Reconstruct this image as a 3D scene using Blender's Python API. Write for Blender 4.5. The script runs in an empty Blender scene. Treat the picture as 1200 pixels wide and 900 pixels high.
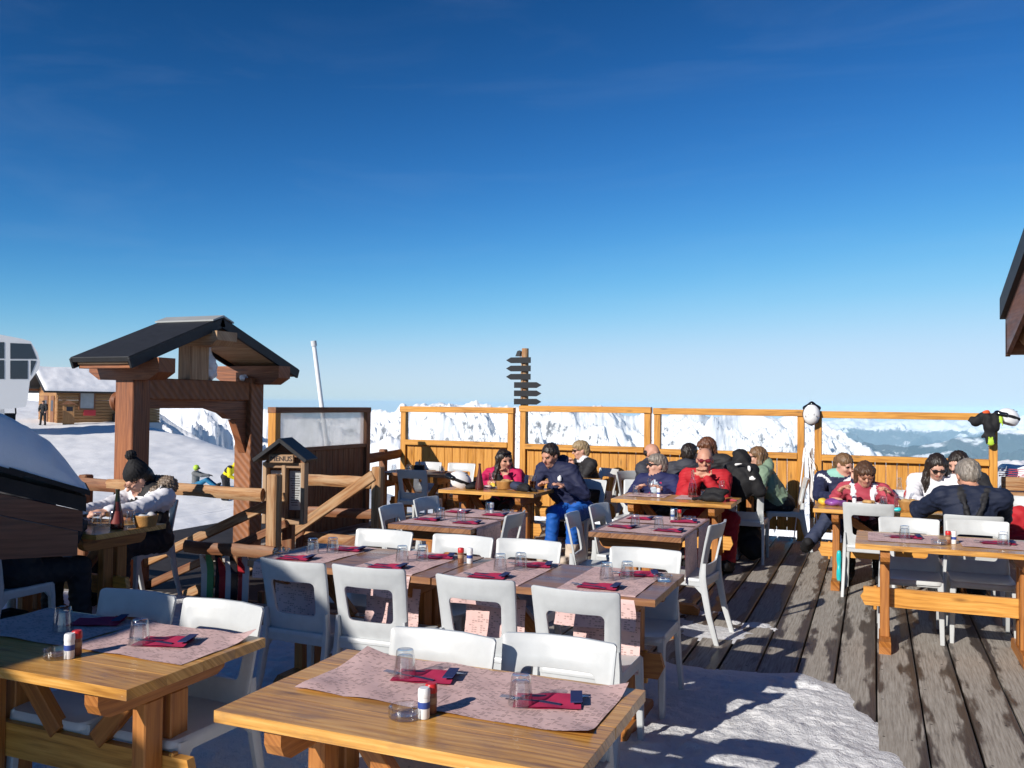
import bpy, math, random
import numpy as np
from mathutils import Matrix, Vector

# The terrace grid is the world grid: X runs along the wind fence, Y across it, Z up, the deck at 0.
R = math.radians
sc = bpy.context.scene
COL = sc.collection
rnd = random.Random(7)

# ------------------------------------------------------------------ mesh helpers
class MB:
    """collects shapes into one mesh; every face carries a uv in metres, u along the longest side"""
    def __init__(s):
        s.v = []; s.f = []; s.uv = []; s.mi = []
    def poly(s, pts, faces, uvs=None, mi=0):
        b = len(s.v); s.v += [tuple(p) for p in pts]
        for k, f in enumerate(faces):
            s.f.append(tuple(b + i for i in f)); s.mi.append(mi)
            if uvs is not None: s.uv.append([uvs[i] for i in f])
            else: s.uv.append([(pts[i][0] + pts[i][2] * .3, pts[i][1] + pts[i][2]) for i in f])
        return b
    def box(s, c, size, rot=None, ch=.004, mi=0, off=None, taper=1.0):
        """chamfered box, centre c, full size, rot = Matrix 3x3"""
        hx, hy, hz = [q / 2 for q in size]
        ch = min(ch, hx * .45, hy * .45, hz * .45)
        la = max(range(3), key=lambda i: size[i]); ot = [i for i in range(3) if i != la]
        if off is None: off = (rnd.uniform(0, 40), rnd.uniform(0, 40))
        pts = []; idx = {}
        for sx in (-1, 1):
            for sy in (-1, 1):
                for sz in (-1, 1):
                    for ax in range(3):
                        p = [sx * (hx - ch), sy * (hy - ch), sz * (hz - ch)]
                        p[ax] = (sx * hx, sy * hy, sz * hz)[ax]
                        idx[(sx, sy, sz, ax)] = len(pts); pts.append(p)
        F = []
        for ax in range(3):
            a, b = [i for i in range(3) if i != ax]
            for sg in (-1, 1):
                q = []
                for (u, v) in ((-1, -1), (1, -1), (1, 1), (-1, 1)):
                    k = [0, 0, 0]; k[ax] = sg; k[a] = u; k[b] = v
                    q.append(idx[(k[0], k[1], k[2], ax)])
                fl = (sg < 0) ^ (ax == 1)
                F.append(q[::-1] if fl else q)
        for ax in range(3):
            a, b = [i for i in range(3) if i != ax]
            for sa in (-1, 1):
                for sb in (-1, 1):
                    q = []
                    for (sg, w) in ((-1, a), (1, a), (1, b), (-1, b)):
                        k = [0, 0, 0]; k[ax] = sg; k[a] = sa; k[b] = sb
                        q.append(idx[(k[0], k[1], k[2], w)])
                    F.append(q)
        for sx in (-1, 1):
            for sy in (-1, 1):
                for sz in (-1, 1):
                    F.append([idx[(sx, sy, sz, i)] for i in range(3)])
        uvs = [(p[la] + off[0], p[ot[0]] + p[ot[1]] * 1.0 + off[1]) for p in pts]
        # orient outward
        G = []
        for q in F:
            c0 = [sum(pts[i][k] for i in q) / len(q) for k in range(3)]
            e1 = [pts[q[1]][k] - pts[q[0]][k] for k in range(3)]; e2 = [pts[q[2]][k] - pts[q[0]][k] for k in range(3)]
            nn = (e1[1] * e2[2] - e1[2] * e2[1], e1[2] * e2[0] - e1[0] * e2[2], e1[0] * e2[1] - e1[1] * e2[0])
            G.append(q if sum(nn[k] * c0[k] for k in range(3)) >= 0 else q[::-1])
        if taper != 1.0:
            pts = [[p[0] * (taper if p[2] < 0 else 1), p[1] * (taper if p[2] < 0 else 1), p[2]] for p in pts]
        if rot is not None:
            pts = [tuple(rot @ Vector(p)) for p in pts]
        pts = [(p[0] + c[0], p[1] + c[1], p[2] + c[2]) for p in pts]
        s.poly(pts, G, uvs, mi)
    def bar(s, a, b, w, h, ch=.004, mi=0, up=(0, 0, 1)):
        """beam from a to b, w across, h in the up direction"""
        a = Vector(a); b = Vector(b); d = (b - a); L = d.length; d.normalize()
        up = Vector(up)
        if abs(d.dot(up)) > .99: up = Vector((0, 1, 0))
        x = d; z = (up - d * up.dot(d)).normalized(); y = z.cross(x)
        M = Matrix((x, y, z)).transposed()
        s.box((a + b) / 2, (L, w, h), M, ch, mi)
    def sweep(s, pts, radii, n=10, mi=0, cap=True, flat=(1, 1), up=(0, 0, 1)):
        """tube through pts; radii a list; flat scales the section"""
        P = [Vector(p) for p in pts]; rings = []; base = len(s.v); u0 = rnd.uniform(0, 9)
        acc = 0
        for i, p in enumerate(P):
            t = (P[min(i + 1, len(P) - 1)] - P[max(i - 1, 0)]).normalized()
            upv = Vector(up)
            if abs(t.dot(upv)) > .95: upv = Vector((0, 1, 0)) if abs(t.y) < .9 else Vector((1, 0, 0))
            a = t.cross(upv).normalized(); b = a.cross(t).normalized()
            if i: acc += (P[i] - P[i - 1]).length
            r = radii[i] if hasattr(radii, '__len__') else radii
            for k in range(n):
                th = 2 * math.pi * (k + .5) / n
                q = p + a * (math.cos(th) * r * flat[0]) + b * (math.sin(th) * r * flat[1])
                s.v.append(tuple(q))
            rings.append(acc)
        for i in range(len(P) - 1):
            for k in range(n):
                k2 = (k + 1) % n
                s.f.append((base + i * n + k, base + i * n + k2, base + (i + 1) * n + k2, base + (i + 1) * n + k)); s.mi.append(mi)
                s.uv.append([(rings[i] + u0, k * .02), (rings[i] + u0, (k + 1) * .02), (rings[i + 1] + u0, (k + 1) * .02), (rings[i + 1] + u0, k * .02)])
        if cap:
            s.f.append(tuple(base + k for k in range(n))[::-1]); s.mi.append(mi); s.uv.append([(math.cos(k) * .02, math.sin(k) * .02) for k in range(n)])
            o = base + (len(P) - 1) * n
            s.f.append(tuple(o + k for k in range(n))); s.mi.append(mi); s.uv.append([(math.cos(k) * .02, math.sin(k) * .02) for k in range(n)])
    def lathe(s, prof, n=24, c=(0, 0, 0), mi=0, close=False, facet=None):
        """prof list of (r, z)"""
        base = len(s.v); m = len(prof)
        for j, (r, z) in enumerate(prof):
            for k in range(n):
                th = 2 * math.pi * k / n
                rr = r * (facet(th, z) if facet else 1)
                s.v.append((c[0] + rr * math.cos(th), c[1] + rr * math.sin(th), c[2] + z))
        rng = range(m if close else m - 1)
        for j in rng:
            j2 = (j + 1) % m
            for k in range(n):
                k2 = (k + 1) % n
                s.f.append((base + j * n + k, base + j * n + k2, base + j2 * n + k2, base + j2 * n + k)); s.mi.append(mi)
                s.uv.append([(k / n, j / m), ((k + 1) / n, j / m), ((k + 1) / n, (j + 1) / m), (k / n, (j + 1) / m)])
    def prism(s, poly, y0, y1, mi=0, ax=1):
        """polygon in the x-z plane (ax=1) or y-z plane (ax=0) pushed from y0 to y1"""
        n = len(poly); off = rnd.uniform(0, 30)
        def P(q, y): return (q[0], y, q[1]) if ax == 1 else (y, q[0], q[1])
        pts = [P(q, y0) for q in poly] + [P(q, y1) for q in poly]
        area = sum(poly[i][0] * poly[(i + 1) % n][1] - poly[(i + 1) % n][0] * poly[i][1] for i in range(n))
        flip = (area > 0) ^ (y1 < y0) ^ (ax == 0)
        F = [tuple(range(n)), tuple(range(2 * n - 1, n - 1, -1))]
        F += [(i, i + n, (i + 1) % n + n, (i + 1) % n) for i in range(n)]
        if not flip: F = [f[::-1] for f in F]
        uvs_ = [(q[0] + off, q[1]) for q in poly] + [(q[0] + off, q[1] + abs(y1 - y0)) for q in poly]
        s.poly(pts, F, uvs_, mi)
    def build(s, name, mats, parent=None, smooth=False, loc=(0, 0, 0), rot=None, auto=None):
        me = bpy.data.meshes.new(name)
        me.from_pydata(s.v, [], s.f)
        uvl = me.uv_layers.new(name='UVMap')
        flat = [c for f in s.uv for q in f for c in q]
        uvl.data.foreach_set('uv', flat)
        if not isinstance(mats, (list, tuple)): mats = [mats]
        for m in mats: me.materials.append(m)
        if len(mats) > 1: me.polygons.foreach_set('material_index', s.mi)
        if smooth: me.polygons.foreach_set('use_smooth', [True] * len(s.f))
        me.update()
        if auto is not None:
            me.polygons.foreach_set('use_smooth', [True] * len(s.f))
            me.set_sharp_from_angle(angle=R(auto))
        return link(name, me, parent, loc, rot)

def link(name, me, parent=None, loc=(0, 0, 0), rot=None):
    o = bpy.data.objects.new(name, me); COL.objects.link(o)
    o.location = loc
    if rot is not None: o.rotation_euler = rot if hasattr(rot, '__len__') else (0, 0, rot)
    if parent is not None: o.parent = parent
    return o
def tag(o, label=None, cat=None, group=None, kind=None):
    for k, v in (('label', label), ('category', cat), ('group', group), ('kind', kind)):
        if v: o[k] = v
    return o
def empty(name, loc=(0, 0, 0), rz=0, label=None, cat=None, group=None):
    o = bpy.data.objects.new(name, None); COL.objects.link(o)
    o.empty_display_size = .1; o.location = loc; o.rotation_euler = (0, 0, rz)
    return tag(o, label, cat, group)
KIDS = {}
def dup(o, loc=None, rz=None, label=None, group=None, parent=None):
    """copy a thing with its parts and sub-parts"""
    if o not in KIDS: KIDS[o] = list(o.children)
    c = o.copy(); COL.objects.link(c)
    if parent is not None: c.parent = parent
    if loc is not None: c.location = loc
    if rz is not None: c.rotation_euler = (0, 0, rz)
    if label: c['label'] = label
    if group: c['group'] = group
    for ch in KIDS[o]: dup(ch, parent=c)
    return c
def rmesh(name, V, F, mats, mi=None, smooth=True, parent=None, loc=(0, 0, 0)):
    """numpy arrays to an object"""
    me = bpy.data.meshes.new(name)
    V = np.asarray(V, np.float32); F = np.asarray(F, np.int32); k = F.shape[1]
    me.vertices.add(len(V)); me.vertices.foreach_set('co', V.ravel())
    me.loops.add(F.size); me.loops.foreach_set('vertex_index', F.ravel())
    me.polygons.add(len(F)); me.polygons.foreach_set('loop_start', np.arange(0, F.size, k, dtype=np.int32))
    me.update(calc_edges=True)
    for m in (mats if isinstance(mats, (list, tuple)) else [mats]): me.materials.append(m)
    if mi is not None: me.polygons.foreach_set('material_index', np.asarray(mi, np.int32))
    if smooth: me.polygons.foreach_set('use_smooth', np.ones(len(F), bool))
    me.update()
    return link(name, me, parent, loc)

# ------------------------------------------------------------------ numpy noise
_pr = np.random.RandomState(3)
_perm = np.concatenate([_pr.permutation(512)] * 3)
_g = _pr.uniform(0, 2 * np.pi, 512); _gx = np.cos(_g); _gy = np.sin(_g)
def perlin(x, y):
    xi = np.floor(x).astype(np.int64); yi = np.floor(y).astype(np.int64)
    xf = x - xi; yf = y - yi; xi &= 511; yi &= 511
    u = xf * xf * xf * (xf * (xf * 6 - 15) + 10); v = yf * yf * yf * (yf * (yf * 6 - 15) + 10)
    def g(a, b, dx, dy):
        h = _perm[(_perm[a & 511] + b) & 511]
        return _gx[h] * dx + _gy[h] * dy
    a = g(xi, yi, xf, yf); b = g(xi + 1, yi, xf - 1, yf); c = g(xi, yi + 1, xf, yf - 1); d = g(xi + 1, yi + 1, xf - 1, yf - 1)
    return ((a + u * (b - a)) + v * ((c + u * (d - c)) - (a + u * (b - a)))) * 1.5
def fbm(x, y, o=5, l=2.03, g=.5):
    s = 0; a = 1.0
    for i in range(o):
        s = s + a * perlin(x + 17.3 * i, y - 9.1 * i); x = x * l; y = y * l; a *= g
    return s
def ridged(x, y, o=6, l=2.07, g=.5):
    s = 0; a = 1.0; w = 1.0
    for i in range(o):
        n = 1 - np.abs(perlin(x + 31.7 * i, y + 11.9 * i)); n = n * n
        s = s + a * n * w; w = np.clip(n * 1.6, 0, 1); x = x * l; y = y * l; a *= g
    return s

# ------------------------------------------------------------------ implicit bodies (one continuous surface)
class Blob:
    """smooth union of tapered capsules and ellipsoids, meshed with surface nets"""
    def __init__(s): s.p = []
    def cap(s, a, b, ra, rb=None, lab=0, k=.03, sub=False):
        s.p.append(('c', np.array(a, float), np.array(b, float), ra, ra if rb is None else rb, lab, k, sub)); return s
    def ell(s, c, r, lab=0, k=.03, M=None, sub=False):
        r = np.array(r if hasattr(r, '__len__') else (r, r, r), float)
        s.p.append(('e', np.array(c, float), r, None if M is None else np.array(M, float), 0, lab, k, sub)); return s
    @staticmethod
    def dist(p, X):
        if p[0] == 'c':
            a, b, ra, rb = p[1:5]; ab = b - a; L = max(ab @ ab, 1e-9)
            t = np.clip(((X - a) @ ab) / L, 0, 1)
            return np.linalg.norm(X - a - t[..., None] * ab, axis=-1) - (ra + (rb - ra) * t)
        c, r, M = p[1:4]; Y = X - c
        if M is not None: Y = Y @ M          # columns of M are the local axes
        k0 = np.linalg.norm(Y / r, axis=-1); k1 = np.linalg.norm(Y / (r * r), axis=-1)
        return k0 * (k0 - 1) / np.maximum(k1, 1e-6)
    def ext(s, p):
        if p[0] == 'c':
            m = max(p[3], p[4]); return np.minimum(p[1], p[2]) - m, np.maximum(p[1], p[2]) + m
        m = p[2].max() if p[3] is not None else p[2]
        return p[1] - m, p[1] + m
    def mesh(s, h=.011, noise=None):
        E = [s.ext(p) for p in s.p if not p[7]]
        lo = np.min([e[0] for e in E], 0) - 3 * h; hi = np.max([e[1] for e in E], 0) + 3 * h
        n = np.ceil((hi - lo) / h).astype(int) + 1
        D = np.full(n, 1.0, np.float32)
        for p in s.p:
            a, b = s.ext(p); k = p[6]; mg = k + 2.5 * h
            i0 = np.clip(np.floor((a - mg - lo) / h).astype(int), 0, n); i1 = np.clip(np.ceil((b + mg - lo) / h).astype(int) + 1, 0, n)
            if (i1 <= i0).any(): continue
            X = np.stack(np.meshgrid(*[lo[q] + h * np.arange(i0[q], i1[q]) for q in range(3)], indexing='ij'), -1)
            d = s.dist(p, X).astype(np.float32); sl = tuple(slice(i0[q], i1[q]) for q in range(3)); o = D[sl]
            if p[7]:
                hh = np.clip(.5 - .5 * (o + d) / max(k, 1e-4), 0, 1); D[sl] = o + (-d - o) * hh + k * hh * (1 - hh)
            else:
                hh = np.clip(.5 + .5 * (o - d) / max(k, 1e-4), 0, 1); D[sl] = o + (d - o) * hh - k * hh * (1 - hh)
        if noise is not None:
            X = np.stack(np.meshgrid(*[lo[q] + h * np.arange(n[q]) for q in range(3)], indexing='ij'), -1)
            D += noise(X).astype(np.float32) * (np.abs(D) < .15)
        S = D < 0
        C = np.zeros([q - 1 for q in n], np.int8)
        for dx in (0, 1):
            for dy in (0, 1):
                for dz in (0, 1): C += S[dx:n[0] - 1 + dx, dy:n[1] - 1 + dy, dz:n[2] - 1 + dz]
        act = np.argwhere((C > 0) & (C < 8))
        ID = np.full(C.shape, -1, np.int32); ID[tuple(act.T)] = np.arange(len(act))
        acc = np.zeros((len(act), 3)); cnt = np.zeros(len(act))
        cor = [(x, y, z) for x in (0, 1) for y in (0, 1) for z in (0, 1)]
        val = {c: D[tuple((act + c).T)] for c in cor}
        for c in cor:
            for ax in range(3):
                if c[ax] == 0:
                    d = list(c); d[ax] = 1; d = tuple(d); va, vb = val[c], val[d]
                    m = (va < 0) != (vb < 0); t = np.where(m, va / np.where(m, va - vb, 1), 0)
                    pt = np.array(c, float)[None] + np.zeros((len(act), 1)); pt[:, ax] = t
                    acc[m] += pt[m]; cnt[m] += 1
        V = lo + h * (act + acc / np.maximum(cnt, 1)[:, None])
        F = []
        for ax in range(3):
            a1, a2 = (ax + 1) % 3, (ax + 2) % 3
            s0 = [slice(1, n[q] - 1) for q in range(3)]; s0[ax] = slice(0, n[ax] - 1)
            s1 = list(s0); s1[ax] = slice(1, n[ax])
            A = S[tuple(s0)]; B = S[tuple(s1)]; cr = np.argwhere(A != B)
            if not len(cr): continue
            ins = A[tuple(cr.T)]
            base = cr + np.array([0 if q == ax else 1 for q in range(3)])
            def cid(o1, o2):
                q = base.copy(); q[:, a1] -= o1; q[:, a2] -= o2; return ID[tuple(q.T)]
            q = np.stack([cid(1, 1), cid(0, 1), cid(0, 0), cid(1, 0)], 1)
            q[~ins] = q[~ins][:, ::-1]; F.append(q)
        F = np.concatenate(F)
        # light smoothing
        for _ in range(1):
            sm = np.zeros_like(V); c = np.zeros(len(V))
            for i in range(4):
                j = F[:, (i + 1) % 4]; np.add.at(sm, F[:, i], V[j]); np.add.at(c, F[:, i], 1)
                np.add.at(sm, j, V[F[:, i]]); np.add.at(c, j, 1)
            V = V * .6 + .4 * sm / np.maximum(c, 1)[:, None]
        L = np.full(len(V), 9.0); lab = np.zeros(len(V), int)
        for p in s.p:
            if p[7]: continue
            d = s.dist(p, V); m = d < L; L[m] = d[m]; lab[m] = p[5]
        return V, F, lab
    def build(s, name, mats, h=.011, parent=None, origin=(0, 0, 0), noise=None, loc=None):
        V, F, lab = s.mesh(h, noise)
        mats = mats if isinstance(mats, (list, tuple)) else [mats]
        o = rmesh(name, V - np.array(origin), F, mats, lab[F[:, 0]] if len(mats) > 1 else None, True, parent)
        if loc is not None: o.location = loc
        return o
# ------------------------------------------------------------------ materials
def newmat(name):
    m = bpy.data.materials.new(name); m.use_nodes = True
    nt = m.node_tree; b = nt.nodes['Principled BSDF']
    return m, nt, b
def N(nt, t, **kw):
    n = nt.nodes.new(t)
    for k, v in kw.items():
        if k in n.inputs: n.inputs[k].default_value = v
        else: setattr(n, k, v)
    return n
def ramp(nt, stops, fac=None):
    r = nt.nodes.new('ShaderNodeValToRGB'); e = r.color_ramp.elements
    while len(e) < len(stops): e.new(.5)
    for i, (p, c) in enumerate(stops): e[i].position = p; e[i].color = (*c, 1) if len(c) == 3 else c
    if fac is not None: nt.links.new(fac, r.inputs[0])
    return r
def mix(nt, a, b, f, bt='MIX'):
    n = nt.nodes.new('ShaderNodeMix'); n.data_type = 'RGBA'; n.blend_type = bt
    for i, x in ((0, f), (6, a), (7, b)):
        if hasattr(x, 'links') or isinstance(x, bpy.types.NodeSocket): nt.links.new(x, n.inputs[i])
        else: n.inputs[i].default_value = x if i == 0 else (*x, 1)
    return n.outputs[2]
def math_(nt, op, a, b=None, c=None):
    n = nt.nodes.new('ShaderNodeMath'); n.operation = op
    for i, x in enumerate((a, b, c)):
        if x is None: continue
        if isinstance(x, bpy.types.NodeSocket): nt.links.new(x, n.inputs[i])
        else: n.inputs[i].default_value = x
    return n.outputs[0]
def bump(nt, b, h, st=.3, dist=.01, prev=None):
    n = nt.nodes.new('ShaderNodeBump'); n.inputs['Strength'].default_value = st; n.inputs['Distance'].default_value = dist
    nt.links.new(h, n.inputs['Height'])
    if prev is not None: nt.links.new(prev, n.inputs['Normal'])
    nt.links.new(n.outputs[0], b.inputs['Normal']); return n.outputs[0]
def mapped(nt, src, scale, rotz=0):
    t = nt.nodes.new('ShaderNodeTexCoord'); m = nt.nodes.new('ShaderNodeMapping')
    m.inputs['Scale'].default_value = scale; m.inputs['Rotation'].default_value = (0, 0, rotz)
    nt.links.new(t.outputs[src], m.inputs['Vector']); return m.outputs[0]
def noise(nt, vec, scale, detail=4, rough=.55, dist=0):
    n = N(nt, 'ShaderNodeTexNoise'); n.inputs['Scale'].default_value = scale; n.inputs['Detail'].default_value = detail
    n.inputs['Roughness'].default_value = rough; n.inputs['Distortion'].default_value = dist
    nt.links.new(vec, n.inputs['Vector']); return n.outputs['Fac']
def plain(name, col, rough=.5, spec=.5, nb=0, ns=60, var=.0, metal=0, coat=0):
    m, nt, b = newmat(name)
    b.inputs['Base Color'].default_value = (*col, 1); b.inputs['Roughness'].default_value = rough
    b.inputs['Specular IOR Level'].default_value = spec; b.inputs['Metallic'].default_value = metal
    if coat: b.inputs['Coat Weight'].default_value = coat; b.inputs['Coat Roughness'].default_value = .15
    v = mapped(nt, 'Object', (1, 1, 1))
    if var:
        f = noise(nt, v, ns * .12, 5)
        r = ramp(nt, [(.3, tuple(c * (1 - var) for c in col)), (.7, tuple(min(1, c * (1 + var)) for c in col))], f)
        nt.links.new(r.outputs[0], b.inputs['Base Color'])
    if nb: bump(nt, b, noise(nt, v, ns, 4), nb, .004)
    return m
def wood(name, dark, mid, light, rough=.45, al=1.6, ac=26, bmp=.15, coat=0, stain=None, knots=True, grey=None, bias=0):
    """plank timber: uv in metres, u along the grain"""
    m, nt, b = newmat(name)
    v = mapped(nt, 'UV', (al, ac, 1)); v2 = mapped(nt, 'UV', (.9, 4, 1)); v3 = mapped(nt, 'UV', (al * 6, ac * 5, 1))
    f1 = noise(nt, v, 1, 5, .6, .9); f2 = noise(nt, v2, 1.3, 4, .6, .3); f3 = noise(nt, v3, 1, 3)
    s = math_(nt, 'ADD', math_(nt, 'MULTIPLY', f1, .62), math_(nt, 'MULTIPLY', f2, .5))
    s = math_(nt, 'ADD', s, math_(nt, 'MULTIPLY', math_(nt, 'SUBTRACT', f3, .5), .30))
    tu = nt.nodes.new('ShaderNodeTexCoord'); su = nt.nodes.new('ShaderNodeSeparateXYZ'); nt.links.new(tu.outputs['UV'], su.inputs[0])
    wv = noise(nt, mapped(nt, 'UV', (.55, 3.2, 1)), 1.6, 3, .5)
    rg = math_(nt, 'SINE', math_(nt, 'ADD', math_(nt, 'MULTIPLY', su.outputs[1], 190.0), math_(nt, 'MULTIPLY', wv, 46.0)))
    s = math_(nt, 'ADD', s, math_(nt, 'MULTIPLY', rg, .06))
    f4 = noise(nt, mapped(nt, 'UV', (2.5, 150, 1)), 1, 3, .6)
    s = math_(nt, 'ADD', s, math_(nt, 'MULTIPLY', math_(nt, 'SUBTRACT', f4, .5), .42))
    r = ramp(nt, [(.36 + bias, dark), (.55 + bias, mid), (.74 + bias, light)], s)
    c = r.outputs[0]
    if knots:
        vk = mapped(nt, 'UV', (2.2, 9, 1)); k = nt.nodes.new('ShaderNodeTexVoronoi'); k.inputs['Scale'].default_value = 1.1
        nt.links.new(vk, k.inputs['Vector'])
        kr = ramp(nt, [(.04, (1, 1, 1)), (.17, (0, 0, 0))], k.outputs['Distance'])
        kk = math_(nt, 'MULTIPLY', kr.outputs[0], .75)
        c = mix(nt, c, tuple(q * .45 for q in dark), kk)
    if stain:
        vs = mapped(nt, 'UV', (3, 8, 1)); f = noise(nt, vs, 1.2, 5, .65)
        rr = ramp(nt, [(.52, (0, 0, 0)), (.66, (1, 1, 1))], f)
        c = mix(nt, c, stain, math_(nt, 'MULTIPLY', rr.outputs[0], .65))
        sc1 = noise(nt, mapped(nt, 'UV', (9, 60, 1), .5), 1.2, 3, .7, 1.5); sr = ramp(nt, [(.70, (0, 0, 0)), (.74, (1, 1, 1))], sc1)
        c = mix(nt, c, (.72, .58, .38), math_(nt, 'MULTIPLY', sr.outputs[0], .55))
        sp1 = noise(nt, mapped(nt, 'UV', (14, 26, 1)), 2.2, 5, .8); sr2 = ramp(nt, [(.68, (0, 0, 0)), (.73, (1, 1, 1))], sp1)
        c = mix(nt, c, tuple(q * .5 for q in dark), math_(nt, 'MULTIPLY', sr2.outputs[0], .7))
    if grey:
        vs = mapped(nt, 'UV', (1.1, 14, 1)); f = noise(nt, vs, 1.5, 6, .7)
        rr = ramp(nt, [(.45, (0, 0, 0)), (.6, (1, 1, 1))], f)
        c = mix(nt, c, grey, math_(nt, 'MULTIPLY', rr.outputs[0], .8))
    nt.links.new(c, b.inputs['Base Color'])
    ro = ramp(nt, [(.3, (rough * .7,) * 3), (.7, (min(1, rough * 1.35),) * 3)], f2)
    nt.links.new(ro.outputs[0], b.inputs['Roughness'])
    if coat: b.inputs['Coat Weight'].default_value = coat; b.inputs['Coat Roughness'].default_value = .22
    bump(nt, b, s, bmp, .01)
    return m

M = {}
M['top'] = wood('varnished_pine_top', (.34, .150, .030), (.60, .300, .066), (.74, .42, .12), .30, 1.1, 20, .10, .25, stain=(.30, .16, .07))
M['topedge'] = wood('pine_frame', (.38, .155, .026), (.60, .28, .052), (.72, .37, .085), .42, 1.3, 24, .12)
M['leg'] = wood('table_leg_pine', (.22, .075, .016), (.36, .135, .028), (.46, .19, .045), .5, 1.3, 24, .15)
M['brown'] = wood('brown_table_top', (.16, .07, .030), (.27, .125, .055), (.36, .18, .085), .36, 1.1, 20, .1, .2, stain=(.20, .10, .075))
M['fence'] = wood('fence_boards', (.36, .145, .018), (.55, .245, .034), (.65, .32, .055), .5, 1.0, 18, .12)
M['rail'] = wood('brown_rail', (.10, .035, .014), (.19, .070, .027), (.27, .11, .045), .6, 1.1, 22, .25, grey=(.25, .135, .07))
M['rough'] = wood('weathered_log', (.16, .065, .022), (.31, .14, .05), (.46, .26, .12), .7, 1.3, 30, .4, grey=(.44, .29, .16))
M['gate'] = wood('gate_timber', (.13, .042, .016), (.25, .085, .032), (.36, .135, .052), .6, 1.2, 20, .3)
M['soffit'] = wood('pale_gate_boards', (.26, .15, .08), (.40, .25, .14), (.52, .36, .22), .7, 1.2, 18, .2)
M['booth'] = wood('dark_booth_boards', (.10, .037, .020), (.17, .065, .034), (.22, .09, .05), .6, 1.0, 16, .2)
M['hut'] = wood('hut_boards', (.22, .10, .035), (.33, .165, .06), (.42, .23, .09), .6, .4, 6, .2, knots=False)

def hatch(name, base):
    """sawn, cross-hatched gate timber"""
    m, nt, b = newmat(name)
    v = mapped(nt, 'Object', (1, 1, 1)); n = noise(nt, mapped(nt, 'Object', (6, 6, 2)), 2, 4)
    w = nt.nodes.new('ShaderNodeTexWave'); w.inputs['Scale'].default_value = 7; w.inputs['Distortion'].default_value = 1.2
    w.bands_direction = 'DIAGONAL'; nt.links.new(v, w.inputs['Vector'])
    r = ramp(nt, [(.25, tuple(c * .55 for c in base)), (.5, base), (.8, tuple(c * 1.35 for c in base))], n)
    c = mix(nt, r.outputs[0], tuple(c * .55 for c in base), math_(nt, 'MULTIPLY', w.outputs['Fac'], .45))
    nt.links.new(c, b.inputs['Base Color']); b.inputs['Roughness'].default_value = .65
    bump(nt, b, w.outputs['Fac'], .6, .012); return m
M['hatch'] = hatch('sawn_gate_timber', (.30, .115, .045))

def deck_mat():
    m, nt, b = newmat('weathered_deck')
    t = nt.nodes.new('ShaderNodeTexCoord'); sx = nt.nodes.new('ShaderNodeSeparateXYZ'); nt.links.new(t.outputs['UV'], sx.inputs[0])
    # uv: u along the board with a random start, v from -.5 to .5 across
    v = mapped(nt, 'UV', (1.0, 6, 1)); f1 = noise(nt, v, 2.6, 4, .55, .2); f2 = noise(nt, mapped(nt, 'UV', (2.2, 44, 1)), 2, 5, .65)
    f3 = noise(nt, mapped(nt, 'UV', (.35, .7, 1)), 2, 3)
    edge = math_(nt, 'MULTIPLY', math_(nt, 'ABSOLUTE', sx.outputs[1]), 5.2)
    wet = math_(nt, 'ADD', math_(nt, 'ADD', edge, math_(nt, 'MULTIPLY', math_(nt, 'SUBTRACT', f1, .5), 1.5)), math_(nt, 'MULTIPLY', math_(nt, 'SUBTRACT', f3, .5), 1.6))
    wr = ramp(nt, [(.30, (0, 0, 0)), (.40, (.40,) * 3), (.47, (.85,) * 3), (.58, (1, 1, 1))], wet)
    dry = ramp(nt, [(.3, (.19, .165, .14)), (.5, (.33, .30, .26)), (.72, (.45, .42, .38))], f2)
    wetc = ramp(nt, [(.3, (.030, .023, .018)), (.7, (.085, .066, .052))], f2)
    c = mix(nt, dry.outputs[0], wetc.outputs[0], wr.outputs[0])
    du = math_(nt, 'MULTIPLY', math_(nt, 'SUBTRACT', math_(nt, 'FRACT', math_(nt, 'DIVIDE', sx.outputs[0], .62)), .5), .62); dv = math_(nt, 'SUBTRACT', math_(nt, 'ABSOLUTE', sx.outputs[1]), .065)
    nail = math_(nt, 'LESS_THAN', math_(nt, 'ADD', math_(nt, 'MULTIPLY', du, du), math_(nt, 'MULTIPLY', dv, dv)), 5.0e-5)
    c = mix(nt, c, (.02, .016, .014), math_(nt, 'MULTIPLY', nail, .85)); nt.links.new(c, b.inputs['Base Color'])
    ro = ramp(nt, [(0, (.85,) * 3), (1, (.42,) * 3)], wr.outputs[0]); nt.links.new(ro.outputs[0], b.inputs['Roughness'])
    bump(nt, b, f2, .35, .006); return m
M['deck'] = deck_mat()

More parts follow.
